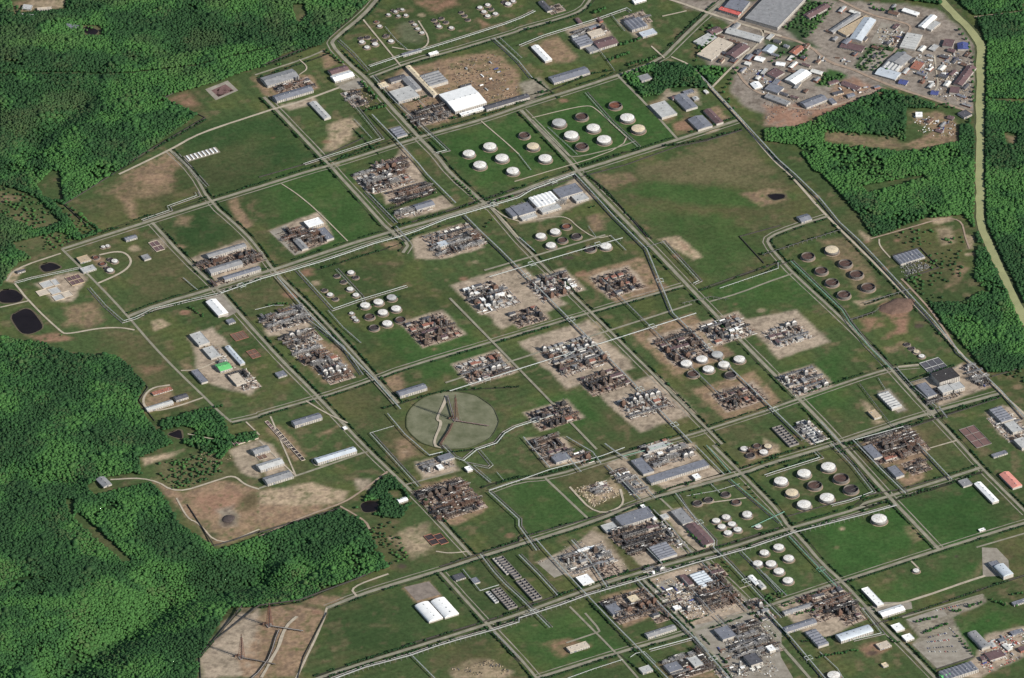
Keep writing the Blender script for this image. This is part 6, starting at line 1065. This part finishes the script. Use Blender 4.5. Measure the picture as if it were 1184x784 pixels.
UNITS = [
 ('A1',160,388,140,60,'in the burnt plant of the north corner',DK,1), ('B1',560,20,180,110,'in the sandy block right of the green lot',RG,2), ('A1',600,745,130,60,'at the head of the sandy block',RB,3), ('B1',690,85,160,60,'in the lower part of the sandy block',RB,4), ('B1',690,170,130,30,'on the tan strip above the main street',RG,5),
 ('B1',880,300,190,110,'in the brown refinery block above the centre',RG,6), ('B1',195,290,130,100,'in the sandy yard of the square plant',DK,7), ('B0',1080,395,170,60,'between the three long grey halls',DK,8), ('B1',120,655,170,80,'in the upper tan plant of the cross street',RG,9), ('B1',190,745,130,60,'in the second tan plant of the cross street',RG,10), ('C1',235,30,110,80,'in the third tan plant of the cross street',RG,11), ('C1',335,105,100,110,'in the fourth tan plant of the cross street',RG,12),
 ('C1',860,690,190,150,'in the dark plant below the disc clearing',RB,13), ('C1',800,535,110,50,'on the concrete yard under the disc clearing',GW,14), ('C2',150,465,110,110,'in the brick plant under the centre',RB,15), ('C2',680,490,170,70,'in the tan courtyard plant',RG,16), ('C2',500,610,60,120,'in the narrow plot left of the tan courtyard',GW,17), ('C2',370,640,70,50,'in the scrubby pit',['brown','grey','white'],18,.6),
 ('D2',310,240,170,90,'on the pale pad by the main street',GW,19,.6), ('D2',560,140,170,120,'in the dark plant beside the maroon shed',DK,20), ('D2',515,450,180,110,'in the rusty plant above the grey shed',RB,21), ('D2',900,400,130,110,'in the rust heap corner of the concrete yard',RB,22), ('D2',740,420,120,120,'on the open part of the concrete yard',['grey','white','brown'],23,.45), ('D2',1040,610,160,150,'in the lower concrete yard plant',['grey','grey','dark','brown'],24), ('D2',770,720,150,90,'in the bottom plant',RG,25),
 ('D3',290,440,170,120,'in the lower rusty plant',RB,26), ('C3',600,440,180,120,'in the rusty east plant',RB,27), ('C3',690,540,80,60,'below the rusty east plant',RB,28,.6), ('C3',790,215,140,60,'in front of the power house',['grey','brown','dark'],29,.5), ('C3',960,130,50,110,'on the strip right of the power house',['brown','dark','grey'],30,.8), ('C3',1110,360,90,120,'on the eastern yard',GW,31,.6), ('A1',770,520,150,70,'in the workshop yard before the white hall',['dark','brown','grey'],32,.8),
 ('A1',430,440,60,80,'on the shabby plot by the avenue',['brown','grey','dark'],33,.6), ('A2',330,140,120,50,'behind the maroon roofed hall',['grey','brown','dark'],34,.8), ('A2',540,80,80,60,'on the far brown pad',['grey','brown'],35,.7), ('A2',165,35,60,40,'by the northern curve',['brown','grey'],36,.7), ('B2',90,140,180,60,'in the laboratory yard',['grey','white','grey'],37,.4), ('C0',985,40,40,140,'among the filter houses above the green roof',['grey','white','brown'],38,.5), ('C0',1110,150,70,90,'in the beige yard below the green roof',['brown','dark','white'],39,.7), ('C3',210,390,70,90,'in the plot of the trellis rows',['grey','dark','white'],40,.6), ('D2',400,290,80,50,'at the lower corner of the pale pad',DK,41,.8), ('C2',1080,470,80,30,'on the brown patch at the street bend',['rust','brown'],42,.4),
 ('B0',1010,385,200,40,'in the row of the three long grey halls',DK,43,.95,(13,9)), ('B0',1040,480,150,16,'along the front of the long grey halls',DK,44,.8,(12,8)), ('D2',450,140,50,70,'on the brown lane left of the dark plant',RB,45,.7), ('D2',690,130,40,120,'on the paved strip right of the dark plant',GW,46,.6), ('D2',880,300,80,60,'at the top right of the concrete yard',RB,47,.8), ('D2',1090,470,60,100,'on the edge of the concrete yard',RG,48,.6), ('D2',620,290,70,40,'at the top left of the concrete yard',GW,49,.6), ('D2',1000,740,160,50,'at the very bottom of the concrete yard',GW,66,.6), ('D2',650,500,70,40,'beside the rusty plant by the rack',RB,67,.7), ('C2',290,500,50,60,'on the lane right of the brick plant',RG,68,.7), ('C2',620,450,120,40,'on top of the tan courtyard plant',RG,69,.8), ('D3',390,500,80,60,'at the right end of the lower rusty plant',RB,70,.8), ('C3',540,490,90,60,'in the lower part of the rusty east plant',RB,71,.8), ('PX',560,338,32,22,'in the upper left plant of the works centre',RG,50), ('PX',715,326,36,26,'in the upper right plant of the works centre',RB,51), ('PX',665,410,50,36,'in the main plant of the works centre',RG,52), ('PX',790,400,40,34,'in the right-hand plant of the works centre',RB,53), ('PX',745,466,44,24,'in the lower plant of the works centre',RG,54), ('PX',910,386,36,22,'in the far right plant of the works centre',GW,55), ('PX',855,458,40,22,'in the lower right plant of the works centre',RB,56), ('PX',570,345,40,24,'in the ash-grey plant of the works centre',GW,58), ('PX',640,330,40,26,'under the crossing of the works centre',RG,59), ('PX',500,380,40,30,'in the left plant of the works centre',RB,60), ('PX',560,425,44,26,'in the lower left plant of the works centre',RG,61), ('PX',700,440,40,22,'below the main plant of the works centre',RB,62), ('PX',840,380,40,26,'above the right tanks of the works centre',RG,63), ('PX',930,440,36,26,'at the right end of the works centre',RG,64), ('PX',640,480,40,22,'at the lowest edge of the works centre',RB,65), ('PX',610,365,30,18,'beside the main plant of the works centre',DK,57),
]
for u in UNITS: unit(*u)

# ------------------------------------------------------------------ banks of cells, basins and bays
def bank(tile, cx, cy, la, lb, nA, nB, base, cell, label, cat, h=1.6, name='cooling_cell_bank', rise=0.0):
    ox, oy = OFF[tile]; x, y = ground(ox + cx / K, oy + cy / K, h); La, Lb = la / 1.8, lb / 1.345
    o = thing(name, x, y, 0, ANG); tag(o, label, cat); b = MB(); b.box(0, 0, 0, h * .35, La, Lb)
    t = .9
    for i in range(nA + 1): b.box(-La/2 + La*i/nA, 0, h*.352, h, t, Lb)
    for j in range(nB + 1): b.box(0, -Lb/2 + Lb*j/nB, h*.354, h - .01, La, t)
    link('basin_wall', b.mesh('basin_wall', base), o)
    for i in range(nA):
        for j in range(nB):
            z = h * .35 if not rise else h + rise
            link('cell', MB().box(-La/2 + La*(i+.5)/nA, -Lb/2 + Lb*(j+.5)/nB, .3, z + .25, La/nA - t - .1, Lb/nB - t - .1).mesh('cell', cell), o)
for b in [
 ('D1',1130,280,30,120,1,9,'walldark','darkgrey','dark louvred cooler row nearer the street','cooler row',5,'cooler_row'), ('D1',1095,275,14,90,1,7,'wall','grey','thin grey cooler row beside the street','cooler row',4,'cooler_row'), ('D1',1110,420,40,110,2,9,'walldark','darkgrey','broad dark louvred cooler row below the green square','cooler row',5,'cooler_row'), ('D1',1055,415,16,60,1,5,'lightgrey','grey','short pale cooler row left of the broad one','cooler row',4,'cooler_row'),
 ('D2',45,380,40,110,2,8,'walldark','darkgrey','dark cooler row left of the beige block','cooler row',5,'cooler_row'), ('C3',95,405,44,110,2,8,'walldark','darkgrey','left dark trellis row above the lower farm','cooler row',5,'cooler_row'), ('C3',205,385,40,120,2,9,'lightgrey','bluegrey','right pale trellis row beside the pipe rack','cooler row',5,'cooler_row'),
 ('C3',955,410,70,110,2,3,'walldark','court','brown six-cell basin on the east lawn','basin',1.8,'settling_basin'), ('C3',770,90,90,70,3,2,'lightgrey','darkgrey','grey six-bay basin before the power house','basin',2,'settling_basin'), ('C1',85,400,14,160,1,9,'beige','maroon','left brown strip of sludge cells on the meadow','sludge bed',1.6,'sludge_bed'), ('C1',135,445,16,190,1,10,'beige','tankdark','right dark strip of sludge cells on the meadow','sludge bed',1.8,'sludge_bed'),
 ('D1',780,155,34,54,1,2,'brick','tankdark','left red-rimmed pit pair on the sandy clearing','pit',2,'lined_pit'), ('D1',822,152,34,54,1,2,'brick','tankdark','right red-rimmed pit pair on the sandy clearing','pit',2,'lined_pit'), ('B0',710,330,40,56,2,2,'beige','maroon','brown open pit in a beige frame on the field','pit',1.6,'lined_pit'),
 ('B0',212,503,52,34,1,1,'beige','lightgrey','pale square basin at the upper left of the basin yard','basin',1.4,'settling_basin'), ('B0',250,494,26,34,1,1,'beige','lightgrey','pale narrow basin at the top of the basin yard','basin',1.4,'settling_basin'), ('B0',195,540,50,28,1,1,'beige','beige','beige basin at the left of the basin yard','basin',1.4,'settling_basin'), ('B0',248,533,44,34,1,1,'beige','lightgrey','pale basin in the middle of the basin yard','basin',1.4,'settling_basin'), ('B0',266,562,46,28,1,1,'beige','lightgrey','pale basin at the lower edge of the basin yard','basin',1.4,'settling_basin'), ('B0',303,548,40,30,1,1,'beige','beige','beige basin at the lower right of the basin yard','basin',1.4,'settling_basin'), ('B0',340,483,60,50,3,2,'tan','maroon','brown six-cell basin at the right of the basin yard','basin',1.8,'settling_basin'),
 ('B0',1085,738,60,40,3,1,'brick','soil','red-brown sludge frame on the field right of the pale store','pit',1.2,'lined_pit'), ('C0',1150,35,40,44,2,2,'brick','soil','brick sludge frame beside the long pale hall','pit',1.2,'lined_pit'), ('A0',236,180,1,1,1,1,'white','white','tiny white post by the lane','post',.6,'post') if False else ('C0',1110,425,110,22,7,1,'beige','maroon','brown bays along the dark copse','bay row',2.4,'bay_row'), ('C1',10,500,40,30,2,1,'beige','soil','small brown cells by the barrack lane','pit',1.2,'lined_pit'),
]: bank(*b)
# eight white ribs of the drying bed on the north field
ox, oy = OFF['A0']
x, y = ground(ox + 915 / K, oy + 698 / K, 1); o = thing('drying_bed', x, y, 0, ANG); tag(o, 'row of eight short white ribs on the north field', 'drying bed')
link('bed', MB().box(0, 0, 0, .3, 86, 26).mesh('bed', 'pave'), o)
for i in range(8): link('rib', MB().box(-36 + i * 10.3, 0, .3, 2.2, 3.4, 19).mesh('rib', 'white'), o)

# ------------------------------------------------------------------ flare stacks
def flare(txt, H, label, lean=0):
    (px, py), = pix(txt); x, y = ground(px, py); o = thing('flare_stack', x, y, 0, ANG); tag(o, label, 'flare stack')
    m = MB(); k = 9; w0, w1 = 6.0, 1.4
    for i in range(k):
        z0, z1 = H * i / k, H * (i + 1) / k; a = w0 + (w1 - w0) * i / k; b = w0 + (w1 - w0) * (i + 1) / k
        c0 = [(-a,-a),(a,-a),(a,a),(-a,a)]; c1 = [(-b,-b),(b,-b),(b,b),(-b,b)]
        for j in range(4):
            m.tube((*c0[j], z0), (*c1[j], z1), .42, 5); m.tube((*c0[j], z0), (*c1[(j+1)%4], z1), .15, 4); m.tube((*c1[j], z1), (*c1[(j+1)%4], z1), .15, 4)
    link('lattice_mast', m.mesh('lattice_mast', 'flarered'), o); link('flare_pipe', MB().cyl(0, 0, 0, H + 5, 1.0, n=10).mesh('flare_pipe', 'darksteel'), o); link('flare_tip', MB().cyl(0, 0, H + 5, H + 8, 1.2, 1.5, 10).mesh('flare_tip', 'rust'), o)
    gw = MB()
    for a in (.5, 2.6, 4.7): gw.tube((0, 0, H * .85), (48 * math.cos(a), 48 * math.sin(a), .2), .09, 3)
    link('guy_wire', gw.mesh('guy_wire', 'steel'), o)
    link('base', MB().box(0, 0, 0, 1.2, 13, 13).mesh('base', 'walldark'), o)
    link('knock_out_drum', MB().tube((-13, 9, 2.4), (-2, 12, 2.4), 1.8, 12).mesh('knock_out_drum', 'rust'), o)
flare('C1 888,335', 62, 'dark red lattice flare stack in the centre of the pale disc clearing'); flare('D1 45,547', 56, 'upper lattice flare stack on the brown clearing by the forest'); flare('D0 1095,692', 56, 'lower lattice flare stack on the brown clearing by the forest')
rack('C1 885,338 1040,362',2.4,3,'flarered','red line reaching right, standing in for the leaning disc flare mast','pipe line',3,0,'flare_arm',.6)  # the mast's lean to the right, modelled as pipes
rack('C1 875,350 860,385 820,445 840,462',5,4,'rust','rusty pipe line bending down from the disc flare','pipe line',4,0,'flare_arm',.7); rack('C1 852,225 880,322',4,4,'brownsteel','dark brown strip put in for the shadow of the disc flare','pipe line',3,0,'flare_arm',.7)  # the second is the mast's cast shadow, laid down as dark pipes
rack('D1 50,548 198,571',2.6,3,'brownsteel','brown line reaching right, standing in for the leaning upper clearing flare','pipe line',3,0,'flare_arm',.7); rack('D1 90,565 75,600 60,650 40,700 -5,760 -40,790',3.6,3,'brownsteel','curving brown pipe line between both clearing flares','pipe line',4,0,'flare_arm',.7); rack('D0 1097,692 1176,706 D1 72,722',2.6,3,'brownsteel','brown line reaching right, standing in for the leaning lower clearing flare','pipe line',3,0,'flare_arm',.7)  # first and last: the masts' rightward lean, modelled as pipes
ribbon('track', chaikin(pts('C1 850,225 840,260 800,335 830,345 790,430 800,460 830,465')), 7, 'roadpale', .25, seed=91); ribbon('track', chaikin(pts('D1 170,505 110,560 90,640 60,690 10,784')), 7, 'roadpale', .25, seed=92)
disc = [(874 + 209 * (1 + .008 * math.sin(3*a) + .006 * math.sin(11*a+1)) * math.cos(a), 340 + 131 * (1 + .008 * math.sin(3*a) + .006 * math.sin(11*a+1)) * math.sin(a)) for a in np.linspace(0, 2 * math.pi, 150, endpoint=False)]
M['disc'] = mat('pale_dry_turf', (.15,.148,.095), .95, .38, .03, alt=(.088,.098,.05))
sheet('clearing', 'C1 ' + ' '.join(f'{a:.1f},{b:.1f}' for a, b in disc), 'disc', .045); ribbon('clearing_rim', pts('C1 ' + ' '.join(f'{a:.1f},{b:.1f}' for a, b in disc + disc[:1])), 2.2, 'verge', .5, seed=95)

# ------------------------------------------------------------------ walls and fences
def fence(txt, label, h=2.4, t=1.1, m='fence', name='concrete_fence', cat='fence'):
    P = pts(txt); o0 = np.array(P[0]); o = thing(name, *o0); tag(o, label, cat, 'fences round the works'); w = MB(); q = MB()
    for a, b in zip(P[:-1], P[1:]):
        a = np.array(a) - o0; b = np.array(b) - o0; L = float(np.linalg.norm(b - a)); c = (a + b) / 2; ang = math.atan2(b[1]-a[1], b[0]-a[0])
        w.box(c[0], c[1], -.5, h, L, t, ang); n = max(1, int(L / 15))
        for i in range(n + 1): p = a + (b - a) * i / n; q.box(p[0], p[1], -.5, h + .4, t + .5, t + .5, ang)
    link('fence_panel', w.mesh('fence_panel', m), o); link('post', q.mesh('post', m), o)
for f in [
 ('A0 500,800 620,715 930,535 740,448 850,388 1176,300 A1 0,302 190,225 290,185 400,85 500,-5','dark boundary fence along the forest and the north bend'), ('B0 530,-5 290,145 440,280','dark fence around the dry brown field'), ('A2 -100,905 480,750 720,665 850,640 1010,592','dark fence on top of the big field'), ('B2 310,10 400,80 580,290','dark fence beside the avenue of the big field'), ('B2 820,530 1000,465 1184,405','dark fence at the foot of the big field'), ('B2 1184,240 1000,290 1110,410','thin dark fence at the corner of the big field'),
 ('B3 580,375 705,340 790,430 640,480','dark fence round the eastern station'), ('D1 -300,690 0,455 180,432 290,390 430,340 600,262','dark fence below the western forest'), ('D0 910,784 905,690 1095,460','dark fence left of the flare clearing'), ('D3 430,560 640,500 990,380 1184,318','dark fence through the lawns above the car park'), ('D1 305,490 200,690 170,800','dark fence on the right of the flare clearing'), ('C0 0,-10 90,20 400,45 520,55 640,150 670,190 630,250 700,340','fence between the lower meadow and the western forest'), ('D0 850,0 970,185 1060,160 1176,120 D1 0,125 365,15','fence under the brown earth works'), ('B1 580,165 800,85','dark fence above the tan strip'), ('B1 640,240 890,160 980,130 1176,70','dark wall along the main works street'), ('D3 780,745 950,690','dark hedge wall under the car park'), ('C3 1030,140 1184,95','dark fence at the edge of the southern forest'), ('C3 330,480 620,385 1070,235','dark wall along the east main street'), ('B1 0,20 230,-45 PX 420,160','dark kerb wall above the perimeter street'), ('B3 -10,460 60,420 130,400','dark fence left of the brown tank group'), ('D1 650,640 800,595 1000,535 1176,480 D2 0,470 290,372','dark wall on top of the lowest main street'),
 ('D1 820,280 1000,222 1176,168 D2 0,150 350,55 560,-15','dark wall along the plant street'), ('C3 100,775 400,690 620,650 840,590','dark wall above the big lawn'),('D2 500,300 800,215 1000,160 1176,105','dark wall beside the maroon shed street'),
]: fence(*f)
M['moundsoil'] = M['soil']
mb = MB(); c = np.array(ground(*pix('B3 605,605')[0])); n = 26
mb.lathe([(30, 0), (26, 2.5), (19, 5), (8, 6.5), (.02, 6.8)], n)
mb.v = [(x * 1.5 * (1 + .12 * math.sin(3 * math.atan2(y, x))), y * (1 + .1 * math.cos(5 * math.atan2(y, x))), z) for x, y, z in mb.v]
link('earth_mound', mb.mesh('earth_mound', 'soil'), loc=(c[0], c[1], 0), rz=ANG, kind='structure')
mb = MB().lathe([(12, 0), (9, 1.8), (5, 2.8), (.02, 3.2)], 16); c = ground(*pix('D0 1035,62')[0]); M['coal'] = mat('dark_heap', (.07,.055,.05), .95, .3, .2)
mb.v = [(x * 1.2 * (1 + .15 * math.sin(2 * math.atan2(y, x))), y * 1.3, z) for x, y, z in mb.v]; link('earth_mound', mb.mesh('earth_mound', 'coal'), loc=(c[0], c[1], 0), kind='structure')

# ------------------------------------------------------------------ cars, trucks and containers
def carproto(c):
    b = MB().box(0, 0, .35, .95, 4.4, 1.75); cab = MB(); cab.add([(-1.6,-.8,.95),(1.0,-.8,.95),(1.0,.8,.95),(-1.6,.8,.95),(-1.1,-.65,1.5),(.45,-.65,1.5),(.45,.65,1.5),(-1.1,.65,1.5)], [(3,2,1,0),(0,1,5,4),(1,2,6,5),(2,3,7,6),(3,0,4,7),(4,5,6,7)])
    out = [('body', b.mesh('body', c), []), ('cabin', cab.mesh('cabin', 'glass'), [('roof', MB().box(-.32, 0, 1.5, 1.56, 1.6, 1.34).mesh('roof', c))])]
    for sx in (-1.35, 1.35):
        for sy in (-.82, .82): out.append(('wheel', MB().tube((sx, sy - .1, .33), (sx, sy + .1, .33), .33, 10).mesh('wheel', 'tyre'), []))
    return out
CARS = {c: carproto(c) for c in ('white', 'lightgrey', 'darkgrey', 'red', 'blue', 'bluegrey')}
def car(x, y, ang, place, rnd):
    c = rnd.choice(list(CARS)); o = thing('parked_car', x, y, .12, ang); put(o, CARS[c]); tag_in(o, {'white':'white','lightgrey':'silver','darkgrey':'black','red':'red','blue':'blue','bluegrey':'grey'}[c] + ' parked car', place, 'car', 'cars parked ' + place)
rnd = random.Random(5)
for t, n, place in (('D3 745,600 830,580',12,'in the top row of the car park'), ('D3 740,622 850,610',14,'in the second row of the car park'), ('D3 740,650 860,640',12,'in the third row of the car park'), ('D3 735,665 880,665',12,'in the lowest row of the car park'), ('D3 780,478 930,445',16,'on the bus apron'), ('D3 840,560 880,600',5,'by the right edge of the car park')):
    (a, b), (c, d) = pix(t)
    for i in range(n):
        if rnd.random() < .25: continue
        x, y = ground(a + (c - a) * i / n, b + (d - b) * i / n); car(x, y, ANG + math.pi / 2 + rnd.uniform(-.06, .06), place, rnd)
def cont(c, L):
    r = MB()
    for i in range(int(L / .8)): r.box(-L/2 + .4 + i * .8, -1.24, .3, 2.4, .3, .08)
    return [('body', MB().box(0, 0, .1, 2.6, L, 2.4).mesh('body', c), []), ('door', MB().box(L/2 + .04, 0, .3, 2.5, .08, 2.2).mesh('door', 'grey'), []), ('corrugation', r.mesh('corrugation', c), [])]
CONT = {(c, L): cont(c, L) for c in ('white', 'lightgrey', 'rust', 'bluegrey', 'blue') for L in (6, 12)}
def lorry(c):
    out = [('cab', MB().box(3.6, 0, .6, 2.7, 2.0, 2.4).mesh('cab', c), [('windscreen', MB().box(4.63, 0, 1.5, 2.4, .06, 2.1).mesh('windscreen', 'glass'))]), ('load_box', MB().box(-1.2, 0, 1.0, 3.2, 7.2, 2.5).mesh('load_box', 'lightgrey' if c != 'white' else 'white'), []), ('chassis', MB().box(0, 0, .6, .98, 8.8, 1.2).mesh('chassis', 'darkgrey'), [])]
    for sx in (-3.6, -2.4, 3.2):
        for sy in (-1.1, 1.1): out.append(('wheel', MB().tube((sx, sy - .15, .5), (sx, sy + .15, .5), .5, 10).mesh('wheel', 'tyre'), []))
    return out
LORRY = {c: lorry(c) for c in ('white', 'blue', 'red')}
for t, n, place in (('A3 530,140 630,150 600,210 540,180',16,'in the white-dotted estate yard'), ('A3 690,270 780,260 780,400 680,330',16,'in the middle estate yard'), ('A3 800,240 930,240 850,370 800,340',14,'in the estate yard by the maroon roof'), ('A3 230,250 400,270 380,300 220,270',10,'on the dusty estate crossroads'), ('A3 700,530 860,560 850,620 770,580',10,'in the clearing below the estate'), ('A2 1050,330 1176,300 1160,400 1010,400',10,'in the corner yard of the estate'), ('D3 1030,610 1170,570 1160,680 990,730',18,'in the scrapyard'), ('A1 900,300 1100,280 1160,400 1000,430',10,'on the demolition yard'), ('C3 900,100 950,90 1020,180 980,185',7,'on the strip right of the power house'), ('D2 620,360 740,340 860,490 760,500',9,'on the concrete yard'), ('A3 330,370 480,390 440,420 320,440',9,'on the red earth bank'), ('D2 880,600 920,640 1000,740 940,740',6,'at the left of the lower concrete yard')):
    P = pts(t); a = np.array(P); k = 0; rnd = random.Random(n * 7 + len(place))
    while k < n:
        x = rnd.uniform(a[:,0].min(), a[:,0].max()); y = rnd.uniform(a[:,1].min(), a[:,1].max())
        if not bool(inside(np.array([x]), np.array([y]), P)[0]): continue
        k += 1; ang = ANG + rnd.choice([0, math.pi / 2]) + (0.85 if 'estate' in place else 0) + rnd.uniform(-.15, .15)
        if rnd.random() < .3:
            c = rnd.choice(list(LORRY)); o = thing('parked_lorry', x, y, .12, ang); put(o, LORRY[c]); tag_in(o, c + ' box lorry', place, 'lorry', 'lorries ' + place)
        else:
            c = rnd.choice(list(CONT)); o = thing('shipping_container', x, y, .12, ang); put(o, CONT[c]); tag_in(o, {'white':'white','lightgrey':'pale grey','rust':'rusty','bluegrey':'slate grey','blue':'blue'}[c[0]] + (' long' if c[1] > 8 else ' short') + ' container', place, 'container', 'containers ' + place)
# ------------------------------------------------------------------ rubble of the yards
def rubble(txt, n, mats, smax=2.2, hmax=1.6):
    P = pts(txt); a = np.array(P); big = MB(); mi = []; rnd = random.Random(n); k = 0
    while k < n:
        x = rnd.uniform(a[:,0].min(), a[:,0].max()); y = rnd.uniform(a[:,1].min(), a[:,1].max())
        if not bool(inside(np.array([x]), np.array([y]), P)[0]): continue
        if float(vnoise(x / 14, y / 14, 8)) < .45: k += .3; continue
        k += 1; n0 = len(big.f); big.box(x, y, -.2, rnd.uniform(.3, hmax), rnd.uniform(.6, smax * 2), rnd.uniform(.5, smax), rnd.uniform(0, 3)); mi += [rnd.randrange(len(mats))] * (len(big.f) - n0)
    me = big.mesh('rubble', None)
    for m in mats: me.materials.append(M[m])
    me.polygons.foreach_set('material_index', mi); link('rubble', me, kind='stuff')
rubble('A1 600,370 1060,230 1176,330 1176,440 1040,470 860,560 700,470', 900, ['rust','walldark','darksteel','tan','brownsteel']); rubble('D3 1010,600 1176,560 1176,690 960,780 960,680', 500, ['rust','white','steel','brownsteel','red']); rubble('A3 660,250 940,250 940,480 780,440 660,330', 600, ['white','steel','tan','rust','darkgrey']); rubble('A3 500,110 640,130 590,220 520,190', 220, ['white','steel','tan','rust'])
rubble('A3 0,430 300,450 520,390 520,410 270,510 0,560', 260, ['rust','darkgrey','steel','tan']); rubble('A2 960,300 1176,330 1176,450 1060,410', 240, ['steel','white','tan','rust']); rubble('D2 590,350 830,270 1040,450 880,500 760,530', 600, ['steel','tan','cream','rust','white']); rubble('D2 870,560 1150,500 1176,780 980,780', 500, ['steel','tan','rust','white']); rubble('C2 240,650 440,590 470,670 340,730', 300, ['tan','beige','brownsteel','cream']); rubble('A1 380,420 470,390 540,470 480,490', 150, ['brownsteel','darkgrey','tan']); rubble('D2 80,260 330,120 500,290 290,350', 300, ['steel','beige','brownsteel']); rubble('C0 920,460 1060,500 1000,560 900,520', 120, ['rust','tan'], 1.8, 1)
rubble('B3 600,430 690,400 770,425 640,470', 260, ['steel','lightgrey','darkgrey'], 1.4, 3); rubble('A3 660,505 880,560 850,640 700,600', 160, ['white','tan','rust']); rubble('D1 860,740 1060,700 1150,760 1000,784', 140, ['tan','brownsteel','darkgrey']); rubble('C3 900,80 960,90 1030,180 960,185', 160, ['brownsteel','darkgrey','steel'])

# ------------------------------------------------------------------ finish, light and camera
finish_labels()
SUN_EL = math.radians(31); az = math.radians(121)       # clockwise from +Y
to_sun = Vector((math.sin(az) * math.cos(SUN_EL), math.cos(az) * math.cos(SUN_EL), math.sin(SUN_EL)))
sun = bpy.data.lights.new('sun', 'SUN'); sun.energy = 4.6; sun.angle = math.radians(.5); sun.color = (1, .955, .89)
so = bpy.data.objects.new('sun', sun); COL.objects.link(so); so.rotation_euler = (-to_sun).to_track_quat('-Z', 'Y').to_euler(); so.location = to_sun * 3000
w = bpy.data.worlds.new('World'); S.world = w; w.use_nodes = True; nt = w.node_tree; bg = nt.nodes['Background']
sky = nt.nodes.new('ShaderNodeTexSky'); sky.sky_type = 'NISHITA'; sky.sun_disc = False; sky.sun_elevation = SUN_EL; sky.sun_rotation = az
nt.links.new(sky.outputs[0], bg.inputs[0]); bg.inputs[1].default_value = .085
cam = bpy.data.cameras.new('camera'); co = bpy.data.objects.new('camera', cam); COL.objects.link(co)
co.location = CAM; co.rotation_euler = Vector(FWD).to_track_quat('-Z', 'Y').to_euler()
cam.sensor_fit = 'HORIZONTAL'; cam.angle = 2 * math.atan(592 * MPP / DIST); cam.clip_start = 500; cam.clip_end = 120000
S.camera = co
S.view_settings.view_transform = 'Standard'; S.view_settings.look = 'None'; S.view_settings.exposure = 0.42; S.view_settings.gamma = 1.0; S.view_settings.use_curve_mapping = False
S.render.resolution_x = 1024; S.render.resolution_y = 678
S.cycles.max_bounces = 4; S.cycles.diffuse_bounces = 2; S.cycles.glossy_bounces = 2
